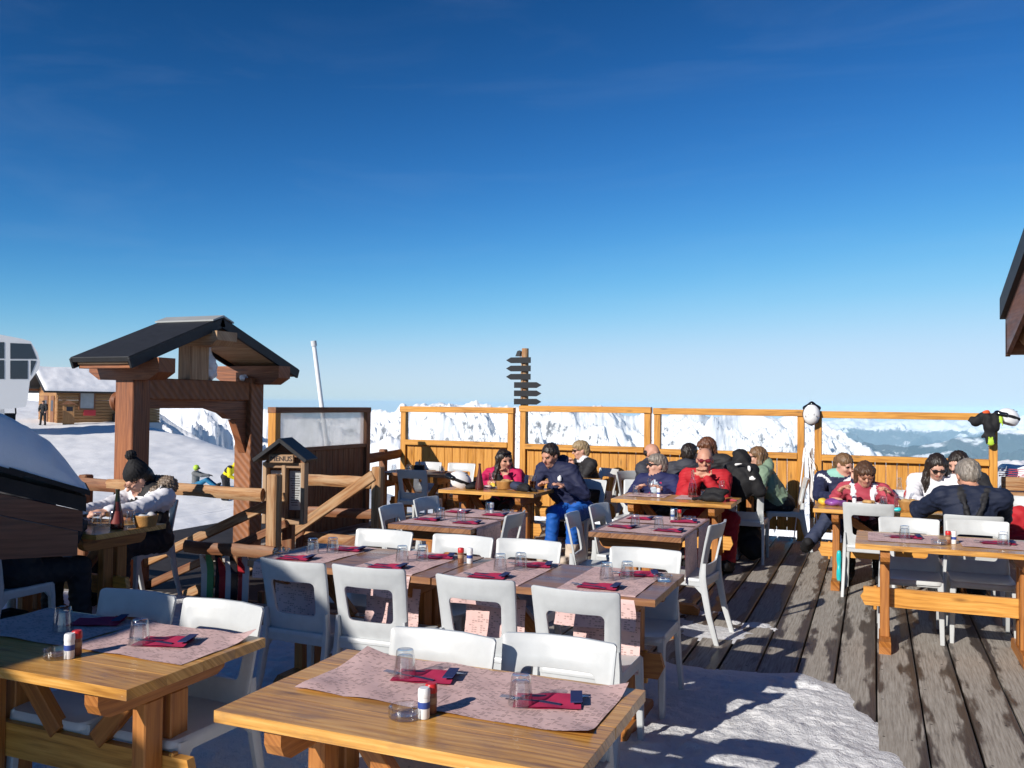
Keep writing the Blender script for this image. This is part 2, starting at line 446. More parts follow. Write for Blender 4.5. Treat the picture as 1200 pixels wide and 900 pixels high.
def snow_mat(name, s1=9, st=.5, d=.02, col=(.86, .87, .90), dirt=0, tracks=False):
    m, nt, b = newmat(name)
    v = mapped(nt, 'Object', (1, 1, 1))
    a = noise(nt, v, s1, 6, .62); c = noise(nt, v, s1 * 7, 4, .6)
    h = math_(nt, 'ADD', a, math_(nt, 'MULTIPLY', c, .22))
    if tracks:      # ski tracks run down the slope in two directions
        for sc_, rz, th in (((2.6, .05, 1), .5, .60), ((2.2, .07, 1), -.35, .62), ((5.0, .10, 1), .15, .60)):
            tn = noise(nt, mapped(nt, 'Object', sc_, rz), 1.0, 3, .5, .25); tr_ = ramp(nt, [(th - .03, (0, 0, 0)), (th, (1, 1, 1)), (th + .05, (0, 0, 0))], tn)
            h = math_(nt, 'SUBTRACT', h, math_(nt, 'MULTIPLY', tr_.outputs[0], .8))
    r = ramp(nt, [(.3, tuple(q * .93 for q in col)), (.65, col)], a); cc = r.outputs[0]
    if dirt:
        dn = noise(nt, v, 13, 6, .75); dr = ramp(nt, [(.60, (0, 0, 0)), (.72, (1, 1, 1))], dn)
        cc = mix(nt, cc, (.45, .42, .38), math_(nt, 'MULTIPLY', dr.outputs[0], dirt))
    nt.links.new(cc, b.inputs['Base Color']); b.inputs['Roughness'].default_value = .55; b.inputs['Specular IOR Level'].default_value = .25
    bump(nt, b, h, st, d); return m
M['snow'] = snow_mat('trodden_snow', 17, 1.0, .022, (.76, .77, .79), .6)
M['piste'] = snow_mat('piste_snow', 1.6, .34, .07, (.92, .925, .935), tracks=True)
M['roofsnow'] = snow_mat('roof_snow', 5, .3, .03)

def mountain_mat(name, rocky, forest=None, tree_z=-300):
    m, nt, b = newmat(name)
    g = nt.nodes.new('ShaderNodeNewGeometry'); sn = nt.nodes.new('ShaderNodeSeparateXYZ'); nt.links.new(g.outputs['Normal'], sn.inputs[0])
    sp = nt.nodes.new('ShaderNodeSeparateXYZ'); nt.links.new(g.outputs['Position'], sp.inputs[0])
    v = mapped(nt, 'Object', (1, 1, 1)); f = noise(nt, v, .022, 10, .74); f2 = noise(nt, v, .004, 6, .6)
    sl = math_(nt, 'SUBTRACT', math_(nt, 'ADD', math_(nt, 'MULTIPLY', math_(nt, 'SUBTRACT', f, .5), 1.1), rocky), sn.outputs[2])
    rr = ramp(nt, [(.0, (0, 0, 0)), (.08, (1, 1, 1))], sl)
    c = mix(nt, (.78, .79, .81), (.17, .165, .165), rr.outputs[0])
    if forest:
        z = math_(nt, 'ADD', sp.outputs[2], math_(nt, 'ADD', math_(nt, 'MULTIPLY', math_(nt, 'SUBTRACT', f2, .5), forest[0]), math_(nt, 'MULTIPLY', math_(nt, 'SUBTRACT', f, .5), forest[0] * .7)))
        fr = ramp(nt, [(0, (1, 1, 1)), (1, (0, 0, 0))], math_(nt, 'DIVIDE', math_(nt, 'SUBTRACT', z, tree_z - 20), 40.0))
        clear = ramp(nt, [(.57, (1, 1, 1)), (.62, (.12,) * 3)], noise(nt, mapped(nt, 'Object', (.0016, .0016, .004)), 1, 6, .62))
        ff = math_(nt, 'MULTIPLY', fr.outputs[0], clear.outputs[0])
        c = mix(nt, c, (.020, .034, .026), ff)
    nt.links.new(c, b.inputs['Base Color']); b.inputs['Roughness'].default_value = .8; b.inputs['Specular IOR Level'].default_value = .1
    bump(nt, b, f, .35, 8.0)
    return m
M['mtn'] = mountain_mat('alpine_snow_rock', .205)
M['mtn2'] = mountain_mat('near_ridge_snow', .22)
M['far'] = mountain_mat('far_range', .46, (260,), -420)
M['forest'] = mountain_mat('forested_slope', .42, (200,), -250)

M['chair'] = plain('white_chair_plastic', (.50, .522, .53), .34, .5, .05, 160, .05)
def glass(name, tint=(.97, .98, .98), ior=1.5, rough=.0, clear=1.0, refl=1.0):
    m, nt, b = newmat(name); nt.nodes.remove(b)
    out = nt.nodes['Material Output']; tr = N(nt, 'ShaderNodeBsdfTransparent')
    gl = N(nt, 'ShaderNodeBsdfGlossy'); gl.inputs['Roughness'].default_value = max(rough, .02); fr = N(nt, 'ShaderNodeLayerWeight', Blend=.5); fo = math_(nt, 'ADD', math_(nt, 'MULTIPLY', math_(nt, 'POWER', fr.outputs['Facing'], 3.5), .55), .045)
    nt.links.new(mix(nt, tint, tuple(q * .80 for q in tint), math_(nt, 'POWER', fr.outputs['Facing'], 2.5)), tr.inputs[0])
    mx = N(nt, 'ShaderNodeMixShader'); nt.links.new(math_(nt, 'MINIMUM', math_(nt, 'MULTIPLY', fo, refl), 1.0), mx.inputs[0])
    nt.links.new(tr.outputs[0], mx.inputs[1]); nt.links.new(gl.outputs[0], mx.inputs[2]); nt.links.new(mx.outputs[0], out.inputs[0])
    return m
M['tumbler'] = glass('tumbler_glass', (.95, .965, .975), 1.5, .06, refl=2.2)
M['pane'] = glass('wind_screen_pane', (.97, .98, .98), 1.45, .01, refl=.6)
def frosted():
    m, nt, b = newmat('grimy_pane'); out = nt.nodes['Material Output']
    f = noise(nt, mapped(nt, 'Object', (1, 1, 1)), 3.2, 6, .6, .4)
    r = ramp(nt, [(.35, (.66, .68, .66)), (.65, (.88, .88, .86))], f); nt.links.new(r.outputs[0], b.inputs['Base Color']); b.inputs['Roughness'].default_value = .3
    tl = N(nt, 'ShaderNodeBsdfTranslucent'); nt.links.new(r.outputs[0], tl.inputs[0])
    tr = N(nt, 'ShaderNodeBsdfTransparent'); m1 = N(nt, 'ShaderNodeMixShader'); m1.inputs[0].default_value = .6
    nt.links.new(b.outputs[0], m1.inputs[1]); nt.links.new(tl.outputs[0], m1.inputs[2])
    m2 = N(nt, 'ShaderNodeMixShader'); m2.inputs[0].default_value = .45
    nt.links.new(m1.outputs[0], m2.inputs[1]); nt.links.new(tr.outputs[0], m2.inputs[2]); nt.links.new(m2.outputs[0], out.inputs[0]); return m
M['frost'] = frosted()
def paper_mat():
    m, nt, b = newmat('printed_place_mat')
    t = nt.nodes.new('ShaderNodeTexCoord')
    def cells(sx, sy, off):
        mp = nt.nodes.new('ShaderNodeMapping'); mp.inputs['Scale'].default_value = (sx, sy, 1); mp.inputs['Location'].default_value = (off, off * 1.7, 0)
        nt.links.new(t.outputs['UV'], mp.inputs[0]); s = nt.nodes.new('ShaderNodeSeparateXYZ'); nt.links.new(mp.outputs[0], s.inputs[0])
        fx = math_(nt, 'FLOOR', s.outputs[0]); fy = math_(nt, 'FLOOR', s.outputs[1])
        cb = nt.nodes.new('ShaderNodeCombineXYZ'); nt.links.new(fx, cb.inputs[0]); nt.links.new(fy, cb.inputs[1])
        w = nt.nodes.new('ShaderNodeTexWhiteNoise'); w.noise_dimensions = '2D'; nt.links.new(cb.outputs[0], w.inputs[0])
        ix = math_(nt, 'LESS_THAN', math_(nt, 'ABSOLUTE', math_(nt, 'SUBTRACT', math_(nt, 'FRACT', s.outputs[0]), .5)), .40)
        iy = math_(nt, 'LESS_THAN', math_(nt, 'ABSOLUTE', math_(nt, 'SUBTRACT', math_(nt, 'FRACT', s.outputs[1]), .5)), .30)
        return w.outputs['Value'], math_(nt, 'MULTIPLY', ix, iy)
    w1, i1 = cells(62, 90, .3); cl = noise(nt, mapped(nt, 'UV', (14, 22, 1)), 1, 2)
    on = math_(nt, 'MULTIPLY', i1, math_(nt, 'GREATER_THAN', math_(nt, 'ADD', math_(nt, 'MULTIPLY', w1, .5), cl), .84))
    soft = noise(nt, mapped(nt, 'UV', (5, 5, 1)), 1.5, 4)
    base = ramp(nt, [(.3, (.58, .39, .37)), (.7, (.69, .48, .455))], soft)
    c = mix(nt, base.outputs[0], (.30, .20, .185), math_(nt, 'MULTIPLY', on, .8))
    nt.links.new(c, b.inputs['Base Color']); b.inputs['Roughness'].default_value = .7
    bump(nt, b, noise(nt, mapped(nt, 'UV', (7, 7, 1)), 2, 3), .3, .01); return m
M['paper'] = paper_mat()
M['napkin'] = plain('crimson_napkin', (.42, .028, .085), .8, .2, .2, 90, .08)
M['navyn'] = plain('navy_napkin_corner', (.02, .03, .11), .7, .3)
M['steel'] = plain('cutlery_steel', (.55, .56, .58), .25, .5, 0, 1, 0, 1)
M['cutl'] = plain('cutlery_handle', (.018, .022, .06), .35)
M['white'] = plain('white_enamel', (.80, .80, .80), .3)
M['red'] = plain('red_plastic', (.55, .02, .02), .35)
M['bluelab'] = plain('blue_label', (.03, .07, .30), .5)
M['pepper'] = plain('pepper_amber', (.22, .09, .05), .3)
M['black'] = plain('black_fabric', (.012, .012, .014), .75, .3, .25, 60, .2)
M['blackpl'] = plain('black_plastic', (.015, .015, .017), .3)
M['dgrey'] = plain('slate_sign', (.014, .017, .022), .6, .25, .1, 40, .1)
M['roofing'] = plain('black_roofing', (.018, .019, .022), .6, .4, .3, 120, .25)
M['metal'] = plain('grey_ridge_metal', (.34, .35, .34), .4, .5, .05, 30, .08)
M['shingle'] = plain('dark_shingle', (.030, .026, .026), .75, .3, .5, 45, .35)
M['oldred'] = plain('faded_red_label', (.20, .030, .024), .5)
M['ketchup'] = plain('red_brown_bottle', (.085, .018, .014), .25, .5, 0, 1, .1)
M['darkglass'] = plain('dark_green_glass', (.02, .025, .012), .1, .6)
M['wicker'] = plain('wicker', (.42, .22, .07), .6, .4, .8, 110, .3)
M['rose'] = glass('rose_wine', (.75, .30, .24), 1.4, .02, refl=1.2)
M['beer'] = glass('amber_beer', (.62, .28, .03), 1.4, .02, refl=1.0)
M['lens'] = plain('dark_lens', (.008, .008, .01), .06, .8)
M['redlens'] = plain('red_mirror_lens', (.16, .012, .02), .1, .8)
M['eye'] = plain('eye', (.02, .013, .01), .2)
def skin(name, c): return plain(name, c, .5, .35, .08, 120, .06)
M['skin'] = skin('fair_skin', (.60, .34, .25)); M['skin2'] = skin('tanned_skin', (.53, .27, .185)); M['lip'] = plain('lip', (.36, .12, .10), .45)
def hairm(name, c):
    m, nt, b = newmat(name); f = noise(nt, mapped(nt, 'Object', (90, 90, 14)), 1, 4, .6, .4)
    r = ramp(nt, [(.3, tuple(q * .5 for q in c)), (.7, tuple(q * 1.4 for q in c))], f); nt.links.new(r.outputs[0], b.inputs['Base Color'])
    b.inputs['Roughness'].default_value = .42; bump(nt, b, f, .7, .008); return m
M['h_brown'] = hairm('brown_hair', (.085, .042, .022)); M['h_dark'] = hairm('dark_hair', (.022, .014, .010)); M['h_blond'] = hairm('blond_grey_hair', (.34, .25, .14))
M['h_grey'] = hairm('grey_hair', (.23, .20, .17)); M['h_light'] = hairm('light_brown_hair', (.17, .095, .045)); M['fur'] = hairm('fur_trim', (.20, .15, .11))
M['h_auburn'] = hairm('auburn_hair', (.13, .05, .024))
def cloth(name, c, r=.7, nb=.35, ns=26): return plain(name, c, r, .3, nb, ns, .12)
for k, c in dict(pink=(.48, .012, .085), navy=(.018, .022, .060), blue=(.01, .095, .40), black2=(.02, .02, .023), char=(.045, .047, .06), purple=(.018, .022, .085),
                 redj=(.42, .016, .024), redp=(.26, .008, .02), sage=(.21, .30, .21), coral=(.40, .055, .085), whitej=(.74, .74, .78), jeans=(.03, .04, .08), grey=(.16, .165, .17),
                 yellow=(.72, .60, .01), teal=(.02, .16, .30), ltblue=(.50, .58, .66), orange=(.75, .10, .02), mint=(.25, .50, .42), beige=(.5, .42, .34), midnight=(.012, .018, .042), magenta=(.30, .03, .30)).items():
    M[k] = cloth('cloth_' + k, c)
M['lime'] = plain('lime_shell', (.42, .62, .05), .35); M['yelpl'] = plain('yellow_food', (.75, .50, .06), .5)
M['concrete'] = plain('pale_plaster', (.60, .61, .62), .6, .3, .1, 3, .04)
M['window'] = plain('dark_window', (.018, .022, .035), .08, .7)
M['winlit'] = plain('pale_blind', (.42, .44, .45), .5, .3, .2, 30, .1)
M['signred'] = plain('red_sign', (.62, .03, .04), .4)
M['paperw'] = plain('menu_paper', (.55, .55, .55), .6)
M['ink'] = plain('dark_ink', (.05, .04, .04), .7)
M['skiw'] = plain('white_ski', (.72, .73, .74), .25); M['skir'] = plain('red_ski', (.45, .03, .04), .25); M['skik'] = plain('black_ski', (.02, .02, .025), .25); M['skig'] = plain('green_ski', (.12, .40, .16), .25)
M['cyan'] = plain('turquoise_plastic', (.02, .50, .52), .35)
M['purplepl'] = plain('purple_wrap', (.20, .06, .26), .3, .6, .4, 40, .5)
M['bread'] = plain('bread', (.50, .30, .12), .8, .2, .5, 60, .25)
# ------------------------------------------------------------------ survey of the place (camera station and bearings)
F_, P_, R_, H_, T_ = 1025., .0232, .0111, 1.675, .3928
cT, sT = math.cos(T_), math.sin(T_)
def ray(px, py):
    A = px - 600; B = py - 450; c, s = math.cos(R_), math.sin(R_)
    a = A * c + B * s; b = -A * s + B * c
    X, Y, Z = a, F_ * math.cos(P_) + b * math.sin(P_), F_ * math.sin(P_) - b * math.cos(P_)
    return Vector((X * cT - Y * sT, X * sT + Y * cT, Z))
def bearing(px, dist, z):
    """a point on the ground plan at a bearing and a distance"""
    d = ray(px, 470); d.z = 0; d.normalize(); return Vector((d.x * dist, d.y * dist, z))
class Facade:
    """an upright plane square to the bearing px at dist; P(px, py, depth) gives points in its own frame (x right, y away, z up)"""
    def __init__(s, px, dist, z=0):
        s.o = bearing(px, dist, z); d = Vector((s.o.x, s.o.y, 0)).normalized(); s.y = d; s.x = Vector((d.y, -d.x, 0)); s.rz = math.atan2(s.x.y, s.x.x); s.d = dist
    def P(s, px, py, dep=0):
        r = ray(px, py); k = s.d / (r.x * s.y.x + r.y * s.y.y); w = Vector((r.x * k, r.y * k, H_ + r.z * k)) - s.o
        return (w.x * s.x.x + w.y * s.x.y, dep, w.z)

# ------------------------------------------------------------------ terrain
def terrain():
    th = np.concatenate([np.linspace(-180, -62, 90, False), np.linspace(-62, 62, 700, False), np.linspace(62, 180, 91)]) * np.pi / 180
    d = np.concatenate([np.linspace(.3, 9, 12, False), np.geomspace(9, 140, 230, False), np.geomspace(140, 23000, 70)])
    TH, D = np.meshgrid(th, d, indexing='ij')
    a = np.clip(np.sin(TH) / np.maximum(np.cos(TH), .35), -1.3, 1.3)
    X = D * np.sin(TH); Y = D * np.cos(TH)
    dd = np.maximum(D * np.maximum(np.cos(TH), .5), 0)
    aa = np.clip(a, -.62, .5)
    dm = np.minimum(dd, 150); far = -3.47 + (-.03 * np.where(aa < 0, aa, aa * 2.5) + .037 * np.where(aa < 0, 1, .4)) * dm; near = -1.5 - .03 * (dm - 9)
    wb = np.clip((dm - 10) / 13, 0, 1); wb = wb * wb * (3 - 2 * wb); z = near + (far - near) * wb
    e = np.interp(aa, [-.62, -.5, -.45, -.42, -.36, -.30, -.22, -.1, .5], [92, 86, 69, 60, 51, 43.5, 34, 27, 22])
    o = np.maximum(dd - e, 0); z = z - .0065 * np.minimum(o, 60) ** 2 * 1.0 - .55 * np.maximum(o - 60, 0)
    z = z + .07 * fbm(X / 5, Y / 7, 4) * np.clip((D - 8) / 12, 0, 1) + .22 * fbm(X / 26 + 5, Y / 26, 3) * np.clip((D - 14) / 30, 0, 1)
    z = z + .03 * fbm(X / .9, Y / 1.3, 3)
    z = np.maximum(z, -950 + 40 * fbm(X / 900, Y / 900, 3))
    z = np.where(D < 8.9, np.minimum(z, -.9), z)
    U = X * cT - Y * sT; V = X * sT + Y * cT
    n, m = TH.shape; I = np.arange(n * m).reshape(n, m)
    Fc = np.stack([I[:-1, :-1], I[1:, :-1], I[1:, 1:], I[:-1, 1:]], -1).reshape(-1, 4)[:, ::-1]
    o = rmesh('ground', np.stack([U, V, z], -1).reshape(-1, 3), Fc, M['piste']); tag(o, kind='structure'); o['label'] = 'white groomed snow slope falling away beyond the terrace'
    return o
terrain()
def ground_z(px, dist):
    dep = bpy.context.evaluated_depsgraph_get(); p = bearing(px, dist, 200)
    g = bpy.data.objects['ground']; ok, loc, n, i = g.ray_cast(Vector((p.x, p.y, 200)), Vector((0, 0, -1)))
    return loc.z if ok else -1.5

def ridge(name, label, xs, ys, x0, x1, Rc, L, base, mat, A, lam, shear=.0, ncol=700, nrow=200, pw=.9, rough=10, seed=0, back=.7, fine=.0, rc_wob=0):
    x = np.linspace(x0, x1, ncol); t = np.concatenate([np.linspace(0, 1, nrow), 1 + np.linspace(.01, .25, 16)])
    XX, TT = np.meshgrid(x, t, indexing='ij')
    a = (XX - 600) / F_; R0 = Rc * (1 + rc_wob * fbm(XX / 190 + seed, XX * 0 + seed, 3))
    Y = R0 - L * (1 - TT); X = a * R0 * (1 + (Y / R0 - 1) * .9)
    yh = 473.8 + .0111 * (XX - 600)
    cz = H_ + (yh - np.interp(XX, xs, ys)) / F_ * R0
    S = X + seed * 991
    cz = cz + rough * fbm(S / (lam * .35), S * 0 + seed, 5, 2.1, .55)
    tt = np.clip(TT, 0, 1)
    z = base + (cz - base) * tt ** pw
    rb = ridged((S + shear * tt * L) / lam, (tt * L) / (lam * 2.2) + seed, 7, 2.05, .52) - 1.55; rb = np.minimum(rb, .12)
    env = np.sin(np.pi * np.clip(tt, 0, 1) ** 1.6) ** .5
    z = z + A * rb * env * np.where(TT <= 1, 1, 0) 
    z = z + fine * fbm(X / (lam * .12), Y / (lam * .12), 5, 2.1, .6) * env
    z = np.where(TT > 1, cz - (TT - 1) * L * back, z)
    U = X * cT - Y * sT; V = X * sT + Y * cT
    n, m = XX.shape; I = np.arange(n * m).reshape(n, m)
    Fc = np.stack([I[:-1, :-1], I[1:, :-1], I[1:, 1:], I[:-1, 1:]], -1).reshape(-1, 4)
    o = rmesh(name, np.stack([U, V, z], -1).reshape(-1, 3), Fc, mat); tag(o, kind='structure'); o['label'] = label
    return o
ridge('mountain_spur', 'ribbed white spur descending behind the wooden gate', [-200, 100, 160, 176, 200, 230, 262, 295, 330, 420], [430, 452, 470, 477, 492, 512, 527, 548, 572, 640],
      -200, 480, 1150, 620, -420, M['mtn2'], 120, 150, 1.3, 700, 300, .95, 5, 3, fine=7)
ridge('mountain_summit', 'bright white mountain seen through the wooden gate', [-250, 60, 150, 200, 236, 262, 300, 318, 345, 400, 470, 560], [455, 462, 472, 471, 468, 474, 482, 479, 486, 500, 530, 570],
      -250, 640, 3000, 1500, -700, M['mtn'], 260, 420, .6, 700, 240, .9, 14, 5, fine=20)
ridge('mountain_shoulder', 'small pointed snow shoulder left of the glazed fence', [380, 425, 440, 455, 470, 500, 540, 620], [560, 530, 518, 511, 517, 535, 552, 590],
      380, 640, 2600, 700, -700, M['mtn2'], 110, 240, .5, 260, 120, .9, 8, 6, fine=8)
ridge('mountain_range', 'long white alpine range beyond the glazed fence', [200, 340, 400, 430, 447, 462, 472, 490, 505, 520, 532, 545, 553, 566, 600, 650, 700, 740, 770, 800, 840, 880, 910, 940, 960, 985, 1020, 1080],
      [500, 492, 492, 487, 480, 481, 476, 476, 472, 470, 474, 473, 470, 474, 478, 477, 482, 486, 484, 482, 485, 484, 489, 488, 496, 506, 525, 580],
      200, 1110, 5200, 3000, -720, M['mtn'], 430, 620, .7, 1100, 340, .85, 34, 9, fine=30, rc_wob=.05)
ridge('mountain_foothill', 'dark forested slope in the hazy valley on the right', [880, 940, 970, 1010, 1060, 1100, 1150, 1180, 1230, 1320, 1500], [540, 525, 512, 518, 524, 518, 509, 505, 500, 502, 496],
      860, 1550, 9500, 5200, -1000, M['forest'], 300, 1500, .3, 700, 170, .9, 40, 12, fine=24)
ridge('mountain_horizon', 'farthest hazy snow range on the right horizon', [-300, 600, 800, 900, 950, 968, 1000, 1030, 1060, 1100, 1140, 1170, 1200, 1260, 1400, 1600], [492, 492, 492, 490, 489, 492, 489, 493, 491, 494, 490, 492, 487, 490, 486, 490],
      -300, 1650, 17500, 6500, -1050, M['far'], 560, 1900, .3, 1000, 170, .85, 60, 14, fine=50)

# ------------------------------------------------------------------ deck and the snow lying on it
def deck_boards():
    m = MB(); p = .235; wd = .2245
    for (x0, x1, y0, y1) in ((-9.0, -4.45, -2.5, 5.95), (-4.45, 3.7, -2.5, 11.9), (-6.7, -4.45, 7.45, 11.9)):
        n = int(round((x1 - x0) / p))
        for i in range(n):
            xa = x0 + (i + .5) * p; y = y0 - rnd.uniform(0, .5)
            while y < y1:
                ln = 20; a = max(y, y0); b = min(y + ln, y1)
                if b - a > .05:
                    m.box((xa, (a + b) / 2, -.02 + rnd.uniform(-.003, .003)), (wd + rnd.uniform(-.006, .006), b - a - .006, .04), ch=.005, off=(rnd.uniform(0, 60), 0))
                y += ln
    o = m.build('deck', M['deck']); tag(o, kind='structure'); o['label'] = 'weathered grey plank terrace floor with damp plank edges'
    j = MB(); j.box((-2.6, 4.7, -.14), (12.2, 14.2, .14), ch=.01); o2 = j.build('deck_joists', M['shingle']); tag(o2, kind='structure')
    j2 = MB()
    for (x0, x1, y) in ((-9, -4.5, 5.93), (-6.7, -4.5, 7.47)): j2.box(((x0 + x1) / 2, y, -.5), (x1 - x0, .05, .86), ch=.01)
    o3 = j2.build('deck_skirt', M['rail']); tag(o3, kind='structure')
deck_boards()
def snow_sheet(name, x0, x1, y0, y1, fn, st, label, kind='structure', amp=.012):
    xs = np.arange(x0, x1, st); ys = np.arange(y0, y1, st); X, Y = np.meshgrid(xs, ys, indexing='ij')
    h = fn(X, Y); h = h + (amp * fbm(X * 4, Y * 4, 4) + amp * .75 * fbm(X * 15, Y * 15, 4, 2.1, .6)) * np.clip(h / .02, 0, 1)
    if name == 'snow_patch':
        fr = np.random.RandomState(5)
        for _ in range(70):
            fx, fy, fa = fr.uniform(-5, .3), fr.uniform(1.5, 5.8), fr.uniform(0, 3.1); dx, dy = X - fx, Y - fy
            a_ = dx * np.cos(fa) + dy * np.sin(fa); b_ = -dx * np.sin(fa) + dy * np.cos(fa); q = np.sqrt((a_ / .15) ** 2 + (b_ / .055) ** 2)
            h = h - np.where(h > .012, .016 * np.clip(1.25 - q, 0, 1) ** .6 - .006 * np.exp(-((q - 1.4) / .25) ** 2), 0)
    h = np.minimum(h, .08); Z = np.maximum(h, -.012) + .003
    n, m = X.shape; I = np.arange(n * m).reshape(n, m)
    Fc = np.stack([I[:-1, :-1], I[1:, :-1], I[1:, 1:], I[:-1, 1:]], -1).reshape(-1, 4)
    ok = (h.reshape(-1)[Fc] > -.008).any(1)
    Fc = Fc[ok]; used = np.unique(Fc); mp = np.full(n * m, -1); mp[used] = np.arange(len(used))
    o = rmesh(name, np.stack([X, Y, Z], -1).reshape(-1, 3)[used], mp[Fc], M['snow']); o['kind'] = kind; o['label'] = label
def main_snow(X, Y):
    # trodden snow: its edge runs obliquely over the boards on the right
    ex = np.array([-1.9, -1.55, -1.2, -.9, -.65, -.42, -.24, -.1, .03, .12, .2]); ey = np.array([5.95, 5.80, 5.74, 5.70, 5.72, 5.80, 5.70, 5.42, 5.0, 4.65, 4.2])
    yb = np.interp(X, ex, ey, left=5.95, right=-3)
    xb = np.interp(Y, [0, 3.0, 4.2, 4.65, 5.0, 5.42, 5.7, 5.8], [.30, .26, .2, .12, .03, -.1, -.24, -.42])
    d = np.minimum(yb - Y, xb - X) + .085 * fbm(X * 2.2, Y * 2.2, 4, 2.1, .5) + .02 * fbm(X * 9, Y * 9, 3, 2.1, .6) - .03
    d2 = X + 4.95 + .25 * fbm(X * 1.5 + 9, Y * 1.5, 4)          # bare boards by the stairs on the left
    d3 = 5.25 - Y + .6 * np.clip(X + 2.2, 0, 1) + .2 * fbm(X * 1.7, Y * 1.7 + 4, 4)
    d = np.minimum(np.minimum(d, d2), d3)
    return np.clip(d * .11, -.02, .026 + .012 * fbm(X * .9, Y * .9, 2))
snow_sheet('snow_patch', -5.4, .7, -.6, 6.2, main_snow, .022, 'trodden snow sheet between the front tables')
def left_snow(X, Y):
    d = .8 - np.hypot((X + 5.35) / 1.0, (Y - 5.3) / .62) + .22 * fbm(X * 2, Y * 2, 4)
    d2 = .42 - np.hypot((X + 6.2), (Y - 5.2)) + .2 * fbm(X * 2.1 + 3, Y * 2.1, 4)
    return np.clip(np.maximum(d, d2) * .15, -.02, .045)
snow_sheet('snow_heap', -7.2, -4.46, 4.3, 5.93, left_snow, .03, 'crusted snow beside the stair rail on the left')
def thin_snow(X, Y):
    d = .10 - np.hypot((X + 1.45) / 1.2, (Y - 6.85) / .8) + .5 * fbm(X * 3.1, Y * 3.1, 5, 2.1, .62)
    d2 = .12 - np.hypot((X + 1.08), (Y - 6.62)) + .05 * fbm(X * 9, Y * 9, 3)
    d3 = .3 - np.hypot((X + 3.0) / 1.4, (Y - 7.6) / .7) + .5 * fbm(X * 2.4, Y * 2.4, 5, 2.1, .62)
    return np.clip(np.maximum(np.maximum(d, d2), d3) * .05, -.02, .012)
snow_sheet('snow_crust', -4.4, .4, 5.9, 8.6, thin_snow, .03, 'thin icy snow crust in the shade under the chairs', amp=.004)

# ------------------------------------------------------------------ glazed wind fence
def fence_panel(x0, x1, y, zt, zm, label, cut=None):
    o = empty('fence_panel', (x0, y, 0), 0, label, 'fence', 'glazed wooden fence panels'); W = x1 - x0; pw = .085
    for i, xx in enumerate((pw / 2, W - pw / 2)):
        m = MB(); m.box((xx, 0, zt / 2 - .005), (pw, .09, zt - .01)); m.build('post', M['fence'], o)
    m = MB(); m.box((W / 2, -.012, zt - .04), (W + .02, .10, .085)); m.build('top_rail', M['fence'], o)
    m = MB(); m.box((W / 2, -.012, zm - .035), (W - 2 * pw, .10, .075)); m.build('middle_rail', M['fence'], o)
    m = MB(); n = max(1, round((W - 2 * pw) / .125)); bw = (W - 2 * pw) / n
    for i in range(n):
        m.box((pw + (i + .5) * bw, .012, (zm - .075 + .12) / 2), (bw - .004, .025, zm - .075 - .12), ch=.007)
    m.build('board_panel', M['fence'], o)
    m = MB(); m.box((W / 2, .012, (zm + zt - .085) / 2), (W - 2 * pw, .006, zt - .085 - zm), ch=.001); m.build('pane', M['pane'], o)
    m = MB(); m.box((W / 2, .05, .20), (W - 2 * pw, .05, .08)); m.build('back_rail', M['fence'], o)
    return o
YF = 11.6
fence_panel(-6.60, -4.765, YF, 1.625, 1.125, 'glazed board fence panel left of the signpost, behind the empty corner table')
fence_panel(-4.66, -2.775, YF, 1.655, 1.115, 'glazed board fence panel right of the signpost, behind the short-haired blonde diner')
fence_panel(-2.725, -.81, YF, 1.645, 1.10, 'glazed board fence panel behind the crowded table, ski sticks leaning at its end')
fence_panel(-.69, 1.325, YF, 1.63, 1.09, 'glazed board fence panel with gloves hanging from its right post')

# grimy windbreak at the corner, running away from the stairs
def windbreak():
    o = empty('wind_screen', (-6.6, 8.5, 0), 0, 'brown wind screen with a grimy frosted pane above the stairs', 'wind screen'); L = 2.12; zt = 1.605
    for y, mt in ((.05, 'fence'), (L - .05, 'rail')):
        m = MB(); m.box((0, y, zt / 2 - .2), (.11, .10, zt + .4 - .01)); m.build('post', M[mt], o)
    m = MB(); m.box((0, L / 2, zt - .03), (.12, L + .01, .07)); m.build('top_rail', M['rail'], o)
    m = MB(); m.box((0, L / 2, 1.08), (.09, L - .2, .05)); m.build('middle_rail', M['rail'], o)
    m = MB(); n = 15
    for i in range(n):
        w = (L - .2) / n; m.box((0, .1 + (i + .5) * w, .42), (.03, w - .004, 1.27), ch=.006)
    m.build('board_panel', M['rail'], o)
    m = MB(); m.box((0, L / 2, 1.337), (.008, L - .2, .464), ch=.001); m.build('pane', M['frost'], o)
windbreak()

